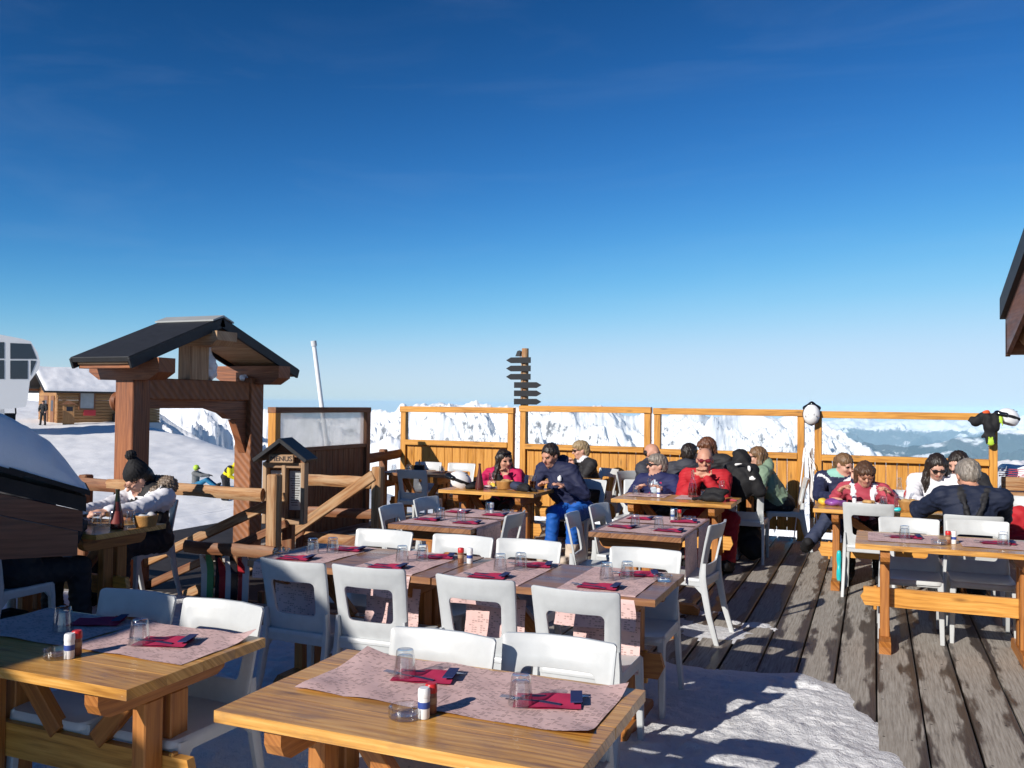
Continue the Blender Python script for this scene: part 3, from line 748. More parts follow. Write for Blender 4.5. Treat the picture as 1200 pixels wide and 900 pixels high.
# ------------------------------------------------------------------ log railings, stairs
def railing(name, label, posts, rails, grp='log railings'):
    p0 = posts[0]; o = empty(name, (p0[0], p0[1], 0), 0, label, 'railing', grp); b = Vector((p0[0], p0[1], 0))
    for (x, y, z0, z1, mt) in posts:
        m = MB(); m.box((x - b.x, y - b.y, (z0 + z1) / 2), (.10, .10, z1 - z0), ch=.012); m.build('post', M[mt], o)
    for (a, c, h, mt) in rails:
        m = MB(); n = 7; A = Vector(a) - b; C = Vector(c) - b; pts = [A.lerp(C, i / n) + Vector((0, 0, rnd.uniform(-.006, .006))) for i in range(n + 1)]
        if name == 'stair_railing': m.bar(A, C, .05, h, .008)
        else: m.sweep(pts, [h / 2 * rnd.uniform(.94, 1.06) for _ in pts], 8, flat=(.55, .92))
        m.build('rail', M[mt], o, auto=40)
railing('log_railing', 'weathered log railing behind the diner in the white jacket', [(-4.62, 6.0, -.1, 1.07, 'rough'), (-6.75, 6.0, -.1, .98, 'rail'), (-8.7, 6.0, -.1, .98, 'rail')],
        [((-9, 5.95, .90), (-6.3, 5.95, .90), .13, 'rail'), ((-6.42, 5.95, .905), (-4.68, 5.93, .90), .125, 'rough'), ((-5.5, 5.94, .42), (-4.55, 5.93, .43), .12, 'rail'), ((-9, 5.95, .42), (-6.9, 5.95, .42), .12, 'rail')])
railing('stair_railing', 'sloping handrail on the near side of the stairs, ending at the log post', [(-6.25, 6.2, -.95, .22, 'rail')],
        [((-6.35, 6.2, .12), (-4.66, 6.2, .86), .085, 'rough'), ((-6.35, 6.2, -.35), (-4.66, 6.2, .40), .085, 'rough'), ((-6.35, 6.23, -.10), (-4.66, 6.23, .63), .07, 'rail')])
railing('stair_railing', 'sloping handrail on the far side of the stairs below the wind screen', [(-4.42, 7.32, -.1, 1.06, 'rough'), (-6.1, 7.32, -.95, .15, 'rail')],
        [((-6.15, 7.30, -.12), (-4.44, 7.28, .98), .105, 'rough'), ((-6.15, 7.3, -.6), (-4.44, 7.3, .45), .105, 'rail')])
railing('log_railing', 'brown log railing between the stairs and the corner table', [(-5.42, 7.5, -.1, .95, 'rail')],
        [((-5.5, 7.5, .88), (-4.46, 7.45, .89), .13, 'rough'), ((-5.5, 7.5, .30), (-4.46, 7.45, .30), .13, 'rough'), ((-5.5, 7.52, .55), (-4.46, 7.5, .58), .11, 'rail')])
railing('log_railing', 'short brown railing at the corner left of the first glazed fence panel', [(-6.62, 11.1, -.1, 1.0, 'rail')],
        [((-6.6, 10.62, .88), (-6.6, 11.58, .92), .15, 'rail'), ((-6.6, 10.62, .5), (-6.6, 11.58, .5), .12, 'rail')])
def stairs():
    o = empty('wooden_stairs', (-5.3, 6.78, -.95), 0, 'short wooden stairs from the terrace down to the gate', 'stairs')
    for k in range(7):
        m = MB(); m.box((.68 - k * .25, 0, .80 - k * .16), (.30, .96, .045), ch=.006); m.build('tread', M['rail'], o)
    for y in (-.51, .51):
        m = MB(); m.bar((.85, y, .83), (-.95, y, -.33), .05, .2); m.build('stringer', M['rail'], o)
stairs()

# ------------------------------------------------------------------ roofed gate
def gate():
    X, Y, Z = -6.32, 7.02, -1.9
    o = empty('wooden_gate', (X, Y, Z), 0, 'roofed timber gate with a black roof at the foot of the stairs', 'gate'); z = lambda q: q - Z
    for s in (-1, 1):
        m = MB(); m.box((0, .73 if s > 0 else -.90, z(1.93) / 2), (.22, .21, z(1.93)), ch=.008, off=(s, 0)); m.build('post', M['gate'] if s < 0 else M['hatch'], o)
    m = MB(); m.box((.01, -.085, z(1.785)), (.16, 1.42, .20), ch=.008); m.build('beam', M['hatch'], o)
    m = MB(); m.prism([(-.79, z(1.69)), (-.79, z(1.60)), (.05, z(1.60)), (.26, z(1.55)), (.36, z(1.49)), (.62, z(1.47)), (.62, z(1.69))], -.05, .05, ax=0); m.build('arched_brace', M['gate'], o)
    m = MB(); m.prism([(.44, z(1.48)), (.62, z(1.48)), (.62, z(1.12))], -.045, .045, ax=0); m.build('knee_brace', M['gate'], o)
    for y in (-.93, .93):
        pass
    for s in (-1, 1):  # purlins resting on the posts, their ends cut to a boat shape
        m = MB(); m.prism([(-.42, z(1.93)), (-.30, z(1.86)), (.30, z(1.86)), (.42, z(1.93)), (.42, z(2.06)), (-.42, z(2.06))], (.78 if s > 0 else -.92) - .1, (.78 if s > 0 else -.92) + .1); m.build('purlin', M['gate'], o)
        m = MB(); m.box((.0, 1.06 if s > 0 else -1.19, z(1.985)), (.64, .07, .06)); m.build('eave_batten', M['gate'], o)
    m = MB(); m.box((0, -.13, z(2.06)), (.17, .26, .36), ch=.01); m.build('king_post', M['soffit'], o)
    m = MB(); m.prism([(-.42, z(2.27)), (-.34, z(2.22)), (.34, z(2.22)), (.42, z(2.27)), (.42, z(2.36)), (-.42, z(2.36))], -.28, .01); m.build('ridge_purlin', M['soffit'], o)
    for s in (-1, 1):
        hy, hz = (1.10, z(2.0)) if s > 0 else (-1.26, z(2.01)); ay, az = -.13, z(2.455)
        d = Vector((0, hy - ay, hz - az)); L = d.length; ang = math.atan2(hz - az, hy - ay); mid = (0, (hy + ay) / 2, (hz + az) / 2); rot = Matrix.Rotation(ang, 3, 'X')
        m = MB()
        for i in range(7): m.box(tuple(Vector(mid) + rot @ Vector((0, (i - 3) * L / 7, -.012 * s))), (.60, L / 7 - .003, .02), rot, ch=.003)
        m.build('roof_boards', M['soffit'], o)
        m = MB(); m.box(tuple(Vector(mid) + rot @ Vector((0, 0, .028 * s))), (.70, L + .04, .05), rot, ch=.006)
        for e in (-1, 1): m.box(tuple(Vector(mid) + rot @ Vector((e * .345, 0, -.006 * s))), (.03, L + .05, .095), rot, ch=.004)
        m.build('roof', M['roofing'], o)
    m = MB(); m.prism([(-.28, z(2.455)), (-.13, z(2.505)), (.02, z(2.455)), (.02, z(2.47)), (-.13, z(2.525)), (-.28, z(2.47))], -.37, .37, ax=0); m.build('ridge_cap', M['metal'], o)
    # rime left on the timber
    for grp in (((.05, 2.06, .07), (.07, 1.98, .075), (.04, 2.14, .06), (.09, 1.92, .06), (.06, 2.2, .04)), ((.60, 1.935, .035), (.54, 1.925, .03), (.66, 1.93, .03), (.72, 1.94, .025)), ((-.66, 1.93, .05), (-.61, 1.91, .04))):
        b = Blob()
        for (y, zz, r) in grp: b.ell((rnd.uniform(-.02, .06), y, z(zz)), (r * .7, r, r * 1.1), k=.03)
        V, Fc, L = b.mesh(.012, lambda X: .012 * np.sin(X[..., 1] * 61) * np.sin(X[..., 2] * 53 + X[..., 0] * 40)); rmesh('frost_lump', V, Fc, M['roofsnow'], parent=o)
    b = Blob(); b.cap((.06, -.775, z(1.75)), (.06, -.775, z(1.2)), .018, .008); V, Fc, L = b.mesh(.008); rmesh('icicle', V, Fc, M['roofsnow'], parent=o)
    m = MB(); m.lathe([(.0, .03), (.085, .028), (.10, 0), (.085, -.028), (0, -.03)], 20); lt = m.build('lamp', M['gate'], o, auto=50, loc=(-.14, -.93, z(1.66)), rot=(0, R(90), 0))
gate()

# ------------------------------------------------------------------ writing
def text_mesh(name, body, size, mat, parent, loc, rot, ext=.002):
    cu = bpy.data.curves.new(name, 'FONT'); cu.body = body; cu.size = size; cu.align_x = 'CENTER'; cu.align_y = 'CENTER'; cu.extrude = ext
    t = bpy.data.objects.new(name + '_curve', cu); COL.objects.link(t)
    bpy.context.view_layer.update()
    me = bpy.data.meshes.new_from_object(t.evaluated_get(bpy.context.evaluated_depsgraph_get())); bpy.data.objects.remove(t); bpy.data.curves.remove(cu)
    me.materials.clear(); me.materials.append(mat)
    return link(name, me, parent, loc, rot)
def menu_box():
    o = empty('menu_board', (-4.72, 6.28, -.1), R(17), 'roofed wooden MENUS display case beside the stairs', 'menu board'); dz = .1
    z0, z1 = .62 + dz, 1.15 + dz
    m = MB(); m.box((0, .10, z0 / 2 + .1), (.09, .09, z0 + .2)); m.build('post', M['rail'], o)
    m = MB()
    for x in (-.25, 0, .25): m.box((x * .68, 0, (z0 + z1) / 2), (.036, .10, z1 - z0), ch=.004)
    for zz in (z0 + .02, z1 - .025): m.box((0, .002, zz), (.305, .09, .045), ch=.004)
    m.build('frame', M['soffit'], o)
    m = MB(); m.box((0, .045, (z0 + z1) / 2), (.35, .015, z1 - z0 - .01)); m.build('back_board', M['rail'], o)
    for x in (-.085, .085):
        m = MB(); m.box((x, .03, (z0 + z1) / 2 + .02), (.115, .004, .34), ch=.001)
        s = m.build('menu_sheet', M['paperw'], o)
        t = MB()
        for k in range(13): t.box((x + rnd.uniform(-.012, .0), .0265, z1 - .12 - k * .021), (rnd.uniform(.05, .085), .002, .006), ch=.0004)
        t.build('print', M['ink'], s)
        m = MB(); m.box((x, -.038, (z0 + z1) / 2), (.13, .004, z1 - z0 - .1), ch=.001); m.build('pane', M['pane'], o)
    for s in (-1, 1):
        a = Vector((0, 0, 1.345 + dz)); b = Vector((s * .225, 0, 1.175 + dz)); d = b - a; rot = Matrix.Rotation(-math.atan2(d.z, d.x * s) * s, 3, 'Y'); mid = (a + b) / 2
        m = MB(); m.box((mid.x, -.01, mid.z), (d.length + .02, .30, .035), rot, ch=.004); m.build('roof', M['roofing'], o)
    m = MB(); m.prism([(-.18, z1), (.18, z1), (.02, 1.315 + dz), (-.02, 1.315 + dz)], -.03, .04); m.build('gable', M['rail'], o)
    m = MB(); m.box((-.01, -.075, 1.185 + dz), (.22, .03, .072), ch=.006); sgn = m.build('sign', M['soffit'], o)
    text_mesh('lettering', 'MENUS', .060, M['ink'], sgn, (-.01, -.092, 1.185 + dz), (R(90), 0, 0))
menu_box()

# ------------------------------------------------------------------ snow-laden booth roof on the left
def booth():
    fc = Facade(50, 5.0, 0); o = empty('shingled_booth', fc.o, fc.rz, 'dark shingled booth roof loaded with snow, cropped at the left', 'booth')
    X = lambda px, py: fc.P(px, py)[0]; Z = lambda px, py: fc.P(px, py)[2]
    xr, ztip = X(105, 577), Z(105, 577); xl = xr - 2.6; sl = (Z(0, 549) - ztip) / (xr - X(0, 549)); xb, zb = X(91, 652), Z(91, 652); yd = .42
    zr = lambda x: ztip + (xr - x) * sl
    def slab(name, top, bot, xe, ya, yb, mat, k=1.0, par=o):
        m = MB(); f = lambda x, q: ztip + (xr - x) * sl * k + q
        m.prism([(xl, f(xl, bot)), (xe, f(xe, bot)), (xe, f(xe, top)), (xl, f(xl, top))], ya, yb); return m.build(name, M[mat], par)
    h = (ztip - zb)
    slab('board', -.33 * h, -.66 * h + .004, xb + .02, .02, .05, 'booth', .86)
    m = MB(); m.prism([(xl, zb + .03), (xb, zb), (xb, ztip + (xr - xb) * sl * .86 - .67 * h), (xl, ztip + (xr - xl) * sl * .86 - .67 * h)], .03, .06); m.build('board', M['booth'], o)
    slab('felt_edge', -.03, -.32 * h, xb + .035, .01, yd, 'shingle', .93)
    r = MB()
    for k in range(9):
        xa = xr - k * .30
        r.prism([(xa - .36, zr(xa - .36) + .002), (xa, zr(xa) - .012), (xa, zr(xa) + .012), (xa - .36, zr(xa - .36) + .022)], -.05 - rnd.uniform(0, .03), yd)
    r.build('shingle_roof', M['shingle'], o)
    for x, y in ((xl + .2, .2), (xl + .2, yd - .06), (xb - .5, yd - .06)):
        m = MB(); m.box((x, y, .5), (.08, .08, 1.0)); m.build('post', M['booth'], o)
    xs = np.linspace(xl, xr - .01, 150); ys = np.linspace(-.04, yd, 46); XX, YY = np.meshgrid(xs, ys, indexing='ij')
    px_ = [0, 30, 60, 80, 93, 104]; py_ = [487, 500, 522, 545, 562, 576]
    kx = [X(a, b) for a, b in zip(px_, py_)]; kz = [Z(a, b) for a, b in zip(px_, py_)]
    top = np.interp(XX, [xl, kx[0] - .8] + kx, [kz[0] + .15, kz[0] + .16] + kz)
    t = np.maximum(top - zr(XX) - .015, 0); e = np.minimum(YY - ys[0], ys[-1] - YY); t = t * np.clip(e / .13, 0, 1) ** .4
    t = t * (1 + .05 * fbm(XX * 2, YY * 2, 3)) + .008 * fbm(XX * 7, YY * 7, 3) * np.clip(t / .05, 0, 1)
    ZZ = zr(XX) + .015 + np.maximum(t, -.02); I = np.arange(XX.size).reshape(XX.shape)
    Fc = np.stack([I[:-1, :-1], I[1:, :-1], I[1:, 1:], I[:-1, 1:]], -1).reshape(-1, 4)
    rmesh('snow_load', np.stack([XX, YY, ZZ], -1).reshape(-1, 3), Fc, M['roofsnow'], parent=o)
booth()

# ------------------------------------------------------------------ signpost behind the fence
def signpost():
    o = empty('signpost', (-4.70, 11.82, 0), 0, 'wooden signpost of dark arrow boards behind the fence', 'signpost')
    m = MB(); m.sweep([(0, 0, -.3), (.004, 0, 1.0), (0, 0, 2.0), (.006, 0, 2.49)], [.062, .06, .057, .05], 14); m.build('post', M['rough'], o, auto=50)
    for zz, s in ((2.315, -1), (2.195, -1), (2.075, -1), (1.955, 1), (1.835, 1), (1.715, 1)):
        m = MB(); a, b, h = (-.13, .29, .042) if s > 0 else (-.14, .24, .042)
        pl = [(a, zz - h), (b - .075, zz - h), (b, zz), (b - .075, zz + h), (a, zz + h)]
        if s < 0: pl = [(-x + (-.09 if s < 0 else 0) + .0, z) for x, z in pl]; pl = [(x + .07, z) for x, z in pl]
        m.prism(pl, -.085, -.065); m.build('arrow_board', M['dgrey'], o)
    m = MB(); m.prism([(-.13, 2.375), (-.06, 2.375), (-.045, 2.44), (-.07, 2.46), (-.10, 2.45)], -.05, .02); m.build('spotlight', M['blackpl'], o)
    m = MB(); m.sweep([(-.05, -.06, 2.37), (-.01, -.075, 2.2), (-.03, -.07, 2.12), (.0, -.07, 1.98), (-.02, -.07, 1.85), (.0, -.065, 1.66)], .006, 6); m.build('cable', M['soffit'], o)
signpost()

# ------------------------------------------------------------------ restaurant roof corner on the right, chalet behind the camera
def restaurant():
    o = empty('restaurant_building', (2.2, 4.2, 0), 0, 'restaurant eave with pale barge board at the right edge', 'building'); B = Vector((2.2, 4.2, 0))
    # eave corner at (.9, 7.4); the roof rises towards -y
    E0 = Vector((.90, 7.4, 2.07)); sl = .27
    def bd(x0, x1, o0, o1, mat, name, y1=2.6, eo=0):
        m = MB(); zy = lambda y, q: E0.z + (E0.y - y) * sl + q
        m.prism([(7.4 + eo - B.y, zy(7.4 + eo, o0)), (y1 - B.y, zy(y1, o0)), (y1 - B.y, zy(y1, o1)), (7.4 + eo - B.y, zy(7.4 + eo, o1))], x0 - B.x, x1 - B.x, ax=0); return m.build(name, mat, o)
    bd(.90, .93, .0, .29, M['booth'], 'barge_board'); bd(.865, .905, .285, .44, M['roofing'], 'roof_edge', eo=.02)
    bd(.93, 6, .20, .30, M['roofing'], 'roof'); bd(.935, 6, .12, .19, M['rail'], 'soffit')
    m = MB(); m.box((3.4 - B.x, 7.36 - B.y, 2.20), (5.0, .05, .24)); m.build('fascia', M['rail'], o)
    for x in (1.05, 1.7):
        m = MB(); m.sweep([(x - B.x, 7.20 - B.y, 2.20), (x - B.x, 2.8 - B.y, 2.20 + 4.4 * sl)], [.09, .09], 12); m.build('log_rafter', M['rough'], o, auto=50)
    m = MB(); m.box((4.0 - B.x, 4.0 - B.y, 1.05), (4.0, 5.0, 2.1)); m.build('wall', M['booth'], o)
restaurant()
def chalet():
    """its shadow lies over the tables at the lower left"""
    s = Vector((.375, .927, 0)).normalized(); n = Vector((s.y, -s.x, 0)); a0 = -4.2; c = s * a0
    o = empty('chalet_building', (c.x, c.y, 0), math.atan2(n.y, n.x), 'timber chalet standing behind the terrace corner', 'building')
    zk = lambda k: (k - a0) / SUNC
    prof = [(-3.02, 0), (-3.02, zk(2.2)), (-3.36, zk(2.45)), (-3.60, zk(3.1)), (-3.86, zk(3.75)), (-4.12, zk(4.07)), (-4.66, zk(4.2)), (-4.72, zk(4.75)), (-5.3, zk(5.1)), (-5.9, zk(4.9)), (-6.35, zk(3.75)), (-6.9, zk(3.25)), (-8.2, zk(2.6)), (-8.2, 0)]
    m = MB(); m.prism([(q, z) for q, z in prof[::-1]], -5, 0); m.build('wall', M['booth'], o)
    m = MB(); m.prism([(-5.3, zk(5.0)), (-5.3, zk(5.7)), (-4.9, zk(5.7)), (-4.9, zk(5.0))], -3, -2); m.build('chimney', M['concrete'], o)

SUN_EL = R(27.0); SUNC = 1 / math.tan(SUN_EL)
chalet()
# ------------------------------------------------------------------ chairs
def rrect(hw, hh, r, n=5, e=3, rb=None):
    pts = []; rt = r; rb = r if rb is None else rb
    for sx_, sy_, a0 in ((1, 1, 0), (-1, 1, 90), (-1, -1, 180), (1, -1, 270)):
        r = rt if sy_ > 0 else rb; cx, cy = sx_ * (hw - r), sy_ * (hh - r)
        arc = [(cx + r * math.cos(R(a0 + 90 * k / n)), cy + r * math.sin(R(a0 + 90 * k / n))) for k in range(n + 1)]
        pts += arc
        nx = {0: (-hw + rt, hh), 90: (-hw, -hh + rb), 180: (hw - rb, -hh), 270: (hw, hh - rt)}[a0]
        pts += [(arc[-1][0] + (nx[0] - arc[-1][0]) * k / e, arc[-1][1] + (nx[1] - arc[-1][1]) * k / e) for k in range(1, e)]
    return pts
def chair_back():
    zb, zt = .405, .835; zc, hh = (zb + zt) / 2, (zt - zb) / 2
    yb = lambda x, z: -.165 - .070 * ((z - zb) / .4) - .028 * ((z - zb) / .4) ** 2 + .034 * (x / .21) ** 2 * (.5 + .7 * (z - zb) / .4)
    wz = lambda z: .925 + .075 * (z - zb) / .4
    O = rrect(.213, hh, .016, rb=.075); I_ = rrect(.140, .092, .026); ic = .632
    rings = []
    def lerp(t, dz=0): return [((o[0] + (i[0] - o[0]) * t) * wz(zc + o[1]), zc + o[1] + (ic + i[1] - zc - o[1]) * t) for o, i in zip(O, I_)]
    for t, k in ((0, .75), (.035, 1), (.35, 1), (.65, 1), (.965, 1), (1, .75)): rings.append((lerp(t), k))
    n = len(O); m = MB(); P = []; F = []; th = .0085
    for sgn in (1, -1):
        for pts, k in rings: P += [(x, yb(x, z) + sgn * th * k, z) for x, z in pts]
    nr = len(rings)
    idx = lambda s, r, i: s * nr * n + r * n + i % n
    for r in range(nr - 1):
        for i in range(n):
            F.append((idx(0, r, i), idx(0, r + 1, i), idx(0, r + 1, i + 1), idx(0, r, i + 1)))
            F.append((idx(1, r, i), idx(1, r, i + 1), idx(1, r + 1, i + 1), idx(1, r + 1, i)))
    for i in range(n):
        F.append((idx(0, 0, i), idx(0, 0, i + 1), idx(1, 0, i + 1), idx(1, 0, i)))
        F.append((idx(0, nr - 1, i), idx(1, nr - 1, i), idx(1, nr - 1, i + 1), idx(0, nr - 1, i + 1)))
    m.poly(P, F); return m
def chair_seat():
    O = rrect(.212, .215, .05); n = len(O); m = MB(); P = []; F = []
    zs = lambda x, y: .452 - .012 * (1 - min(1, (x / .2) ** 2)) * (1 - min(1, (y / .2) ** 2)) - .012 * max(0, (y - .14) / .08) ** 2
    ks = (1.0, .97, .75, .5, .25, .02)
    for k in ks: P += [(x * k, y * k + .015, zs(x * k, y * k) - (.008 if k == 1 else 0)) for x, y in O]
    for k in (1.0, .97, .5, .02): P += [(x * k, y * k + .015, zs(x * k, y * k) - .026) for x, y in O]
    nr = len(ks) + 4
    seq = list(range(nr)); 
    for r in range(len(ks) - 1):
        for i in range(n): F.append((r * n + i, r * n + (i + 1) % n, (r + 1) * n + (i + 1) % n, (r + 1) * n + i))
    b0 = len(ks)
    for i in range(n): F.append((i, b0 * n + i, b0 * n + (i + 1) % n, (i + 1) % n))
    for r in range(b0, nr - 1):
        for i in range(n): F.append((r * n + i, (r + 1) * n + i, (r + 1) * n + (i + 1) % n, r * n + (i + 1) % n))
    m.poly(P, F); return m
def loft(pts, secs):
    """square-section leg: pts (x,y,z), secs (wx, wy), rounded corners"""
    m = MB(); P = []; F = []; c = [(1, .7), (.7, 1), (-.7, 1), (-1, .7), (-1, -.7), (-.7, -1), (.7, -1), (1, -.7)]; n = 8
    for p, s in zip(pts, secs): P += [(p[0] + a * s[0] / 2, p[1] + b * s[1] / 2, p[2]) for a, b in c]
    for r in range(len(pts) - 1):
        for i in range(n): F.append((r * n + i, r * n + (i + 1) % n, (r + 1) * n + (i + 1) % n, (r + 1) * n + i))
    F.append(tuple(range(n))[::-1]); F.append(tuple((len(pts) - 1) * n + i for i in range(n)))
    m.poly(P, F); return m
def make_chair():
    o = empty('chair', (0, 0, 0)); CM = M['chair']
    chair_seat().build('seat', CM, o, auto=40)
    chair_back().build('backrest', CM, o, auto=50)
    for s in (-1, 1):
        loft([(s * .192, .19, .436), (s * .196, .20, .36), (s * .205, .213, 0)], [(.044, .042), (.038, .036), (.030, .030)]).build('leg', CM, o, auto=40)
        loft([(s * .196, -.19, .56), (s * .197, -.182, .47), (s * .198, -.186, .40), (s * .203, -.225, .2), (s * .21, -.285, 0)], [(.016, .026), (.028, .042), (.032, .05), (.030, .042), (.028, .034)]).build('leg', CM, o, auto=40)
    m = MB(); m.box((0, .203, .418), (.38, .024, .042), ch=.008); m.box((0, -.182, .412), (.385, .022, .05), ch=.008)
    for s in (-1, 1):
        m.box((s * .199, .01, .416), (.022, .38, .045), ch=.008)
        m.prism([(.05 * s * 0 + .19, .398), (.19, .34), (.14, .398)], s * .199 - .010, s * .199 + .010, ax=0)
        m.prism([(-.185, .395), (-.20, .32), (-.12, .395)], s * .199 - .010, s * .199 + .010, ax=0)
    m.build('seat_frame', CM, o, auto=35)
    return o
CH0 = make_chair(); _used = [False]
def chair(x, y, face, label, grp='white plastic terrace chairs'):
    """face 0: the sitter looks along +Y"""
    rz = -R(face)
    o = CH0 if not _used[0] else dup(CH0)
    _used[0] = True; o.location = (x, y, 0); o.rotation_euler = (0, 0, rz); tag(o, label, 'chair', grp)
    return o

# ------------------------------------------------------------------ trestle tables
def table(cx, cy, L, W, label, rz=0, mat='top', H=.75, grp='wooden trestle tables', braces=True):
    o = empty('trestle_table', (cx, cy, 0), rz, label, 'table', grp); th = .036
    m = MB(); nb = 4
    for i in range(nb): m.box((rnd.uniform(-.0015, .0015), (i - (nb - 1) / 2) * W / nb, H - th / 2 + rnd.uniform(-.0003, .0003)), (L, W / nb - .0003, th), ch=.0011)
    top = m.build('tabletop', M[mat], o)
    for s in (-1, 1):
        x = s * (L / 2 - .19)
        m = MB(); hw = W / 2 - .035; z1 = H - th - .001; z0 = z1 - .10
        m.prism([(-hw, z1), (-hw, z0 + .05), (-hw + .015, z0 + .018), (-hw + .05, z0), (hw - .05, z0), (hw - .015, z0 + .018), (hw, z0 + .05), (hw, z1)], x - .03, x + .03, ax=0)
        m.build('bearer', M['leg'], o)
        for q in (-1, 1):
            m = MB(); m.box((x, q * .062, (z0 + .075) / 2 + .0), (.062, .088, z0 - .077), ch=.005); m.build('leg', M['leg'], o)
        m = MB(); m.prism([(-.29, .002), (-.29, .05), (-.25, .078), (.25, .078), (.29, .05), (.29, .002)], x - .038, x + .038, ax=0); m.build('foot', M['leg'], o)
        m = MB(); m.box((x + s * .062, 0, .325), (.022, .030, .17), ch=.004); m.build('wedge', M['topedge'], o)
        if braces: m = MB(); m.bar((s * (L / 2 - .24), 0, z0 + .06), (s * .10, 0, .40), .05, .07); m.build('brace', M['leg'], o)
    m = MB(); m.prism([(-L / 2 + .05, .36), (-L / 2 + .03, .33), (-L / 2 + .06, .27), (L / 2 - .06, .27), (L / 2 - .03, .33), (L / 2 - .05, .40), (-L / 2 + .05, .40)], -.018, .018); m.build('stretcher', M['topedge'] if mat == 'top' else M['leg'], o)
    return o
C4 = 'long row of joined brown tables'
table(-2.79, 2.475, 1.18, .69, 'honey pine table half in shade at the lower left')
table(-1.255, 2.46, 1.14, .72, 'nearest honey pine table, at the bottom centre')
table(-1.565, 4.49, 1.20, .70, 'right half of the long brown table row in the middle', mat='brown')
table(-2.775, 4.495, 1.20, .70, 'left half of the long brown table row in the middle', mat='brown')
table(-3.09, 6.43, 1.16, .70, 'brown table set crosswise between the couple and the long row', R(90), 'brown')
table(-1.59, 6.73, 1.16, .68, 'brown table set crosswise, its paper hanging down in front of the man in red', R(90), 'brown')
table(-3.79, 8.78, 1.10, .70, 'honey pine table of the pink and navy couple')
table(-1.83, 8.78, 1.17, .70, 'honey pine table of the man in red')
table(-5.62, 10.45, 1.05, .62, 'empty table in the corner of the fence', mat='brown')
table(-3.78, 10.35, 1.20, .62, 'table of the short-haired blonde diner by the fence')
table(.50, 6.80, 1.24, .70, 'honey pine table with two settings at the right edge', braces=False)
table(.22, 8.86, 1.48, .70, 'honey pine table of the right-hand party by the fence')
table(-5.50, 4.78, 1.18, .64, 'table of the diner in the white jacket beside the log railing')
table(-1.80, 10.55, 1.30, .62, 'table of the crowded party against the fence', mat='brown')

N_ = 'white plastic chair '
for x, y, f, l in [
    (-2.97, 2.70, 180, N_ + 'wholly in shade behind the lower left table'),
    (-2.52, 2.71, 182, N_ + 'half in shade at the right of the lower left table'),
    (-1.46, 2.66, 180, N_ + 'on the left behind the nearest table'),
    (-1.04, 2.77, 178, N_ + 'on the right behind the nearest table'),
    (-2.85, 4.10, 2, N_ + 'half in shade, leftmost on the near side of the long row'),
    (-2.41, 4.12, -2, N_ + 'second on the near side of the long row'),
    (-1.79, 4.11, 1, N_ + 'third on the near side of the long row'),
    (-1.265, 4.06, 0, N_ + 'rightmost on the near side of the long row'),
    (-2.98, 4.80, 180, N_ + 'leftmost on the far side of the long row'),
    (-2.42, 4.82, 181, N_ + 'second on the far side of the long row'),
    (-1.97, 4.84, 179, N_ + 'third on the far side of the long row'),
    (-1.24, 4.84, 180, N_ + 'rightmost on the far side of the long row'),
    (-3.44, 6.30, 86, N_ + 'nearer one left of the crosswise table by the couple'),
    (-3.46, 6.92, 92, N_ + 'farther one left of the crosswise table by the couple'),
    (-2.80, 6.30, 268, N_ + 'right of the crosswise table by the couple'),
    (-1.93, 6.48, 84, N_ + 'nearer one left of the table with hanging paper'),
    (-1.93, 7.14, 95, N_ + 'farther one left of the table with hanging paper'),
    (-1.28, 6.50, 276, N_ + 'standing clear at the right of the table with hanging paper'),
    (.245, 7.16, 180, N_ + 'left of the two behind the right-edge table'),
    (.72, 7.26, 180, N_ + 'right of the two behind the right-edge table'),
    (-.04, 8.62, 2, N_ + 'empty, in front of the right-hand party, its back to us'),
    (.72, 8.06, -2, N_ + 'under the grey-haired man with dark braces'),
    (.20, 9.66, 180, N_ + 'between the coral sweater and the sunglasses, behind the carafe'),
    (-.08, 9.72, 180, N_ + 'under the diner in the coral sweater'),
    (.60, 9.82, 180, N_ + 'under the woman in dark sunglasses'),
    (-5.66, 5.56, 180, N_ + 'under the diner in white jacket and bobble hat'),
    (-5.30, 4.08, 0, N_ + 'under the dark-clothed diner below the booth roof'),
    (-5.96, 4.40, 40, N_ + 'below the booth boards at the left edge'),
    (-5.90, 10.92, 180, N_ + 'left of the two behind the corner table'),
    (-5.38, 10.94, 180, N_ + 'right of the two behind the corner table'),
    (-5.40, 9.98, 0, N_ + 'on the near side of the corner table'),
    (-3.40, 11.10, 218, N_ + 'under the short-haired blonde diner'),
    (-4.0, 9.48, 178, N_ + 'under the woman in the pink jacket'),
    (-3.02, 9.30, 192, N_ + 'under the man in blue trousers'),
    (-2.42, 9.50, 180, N_ + 'left of the older woman in the navy jacket'),
    (-1.60, 9.58, 180, N_ + 'under the man in red'),
    (-1.30, 9.93, 0, N_ + 'with the black rucksack hung on its back'),
    (-1.95, 9.92, 0, N_ + 'under the person in the puffer jacket'),
    (-.98, 10.92, 262, N_ + 'under the long-haired diner in the green pullover'),
    (-2.72, 10.86, 120, N_ + 'under the bald man at the crowded table'),
    (1.28, 9.55, 188, N_ + 'with a red jacket hung through its back, at the right edge')]:
    chair(x, y, f, l)
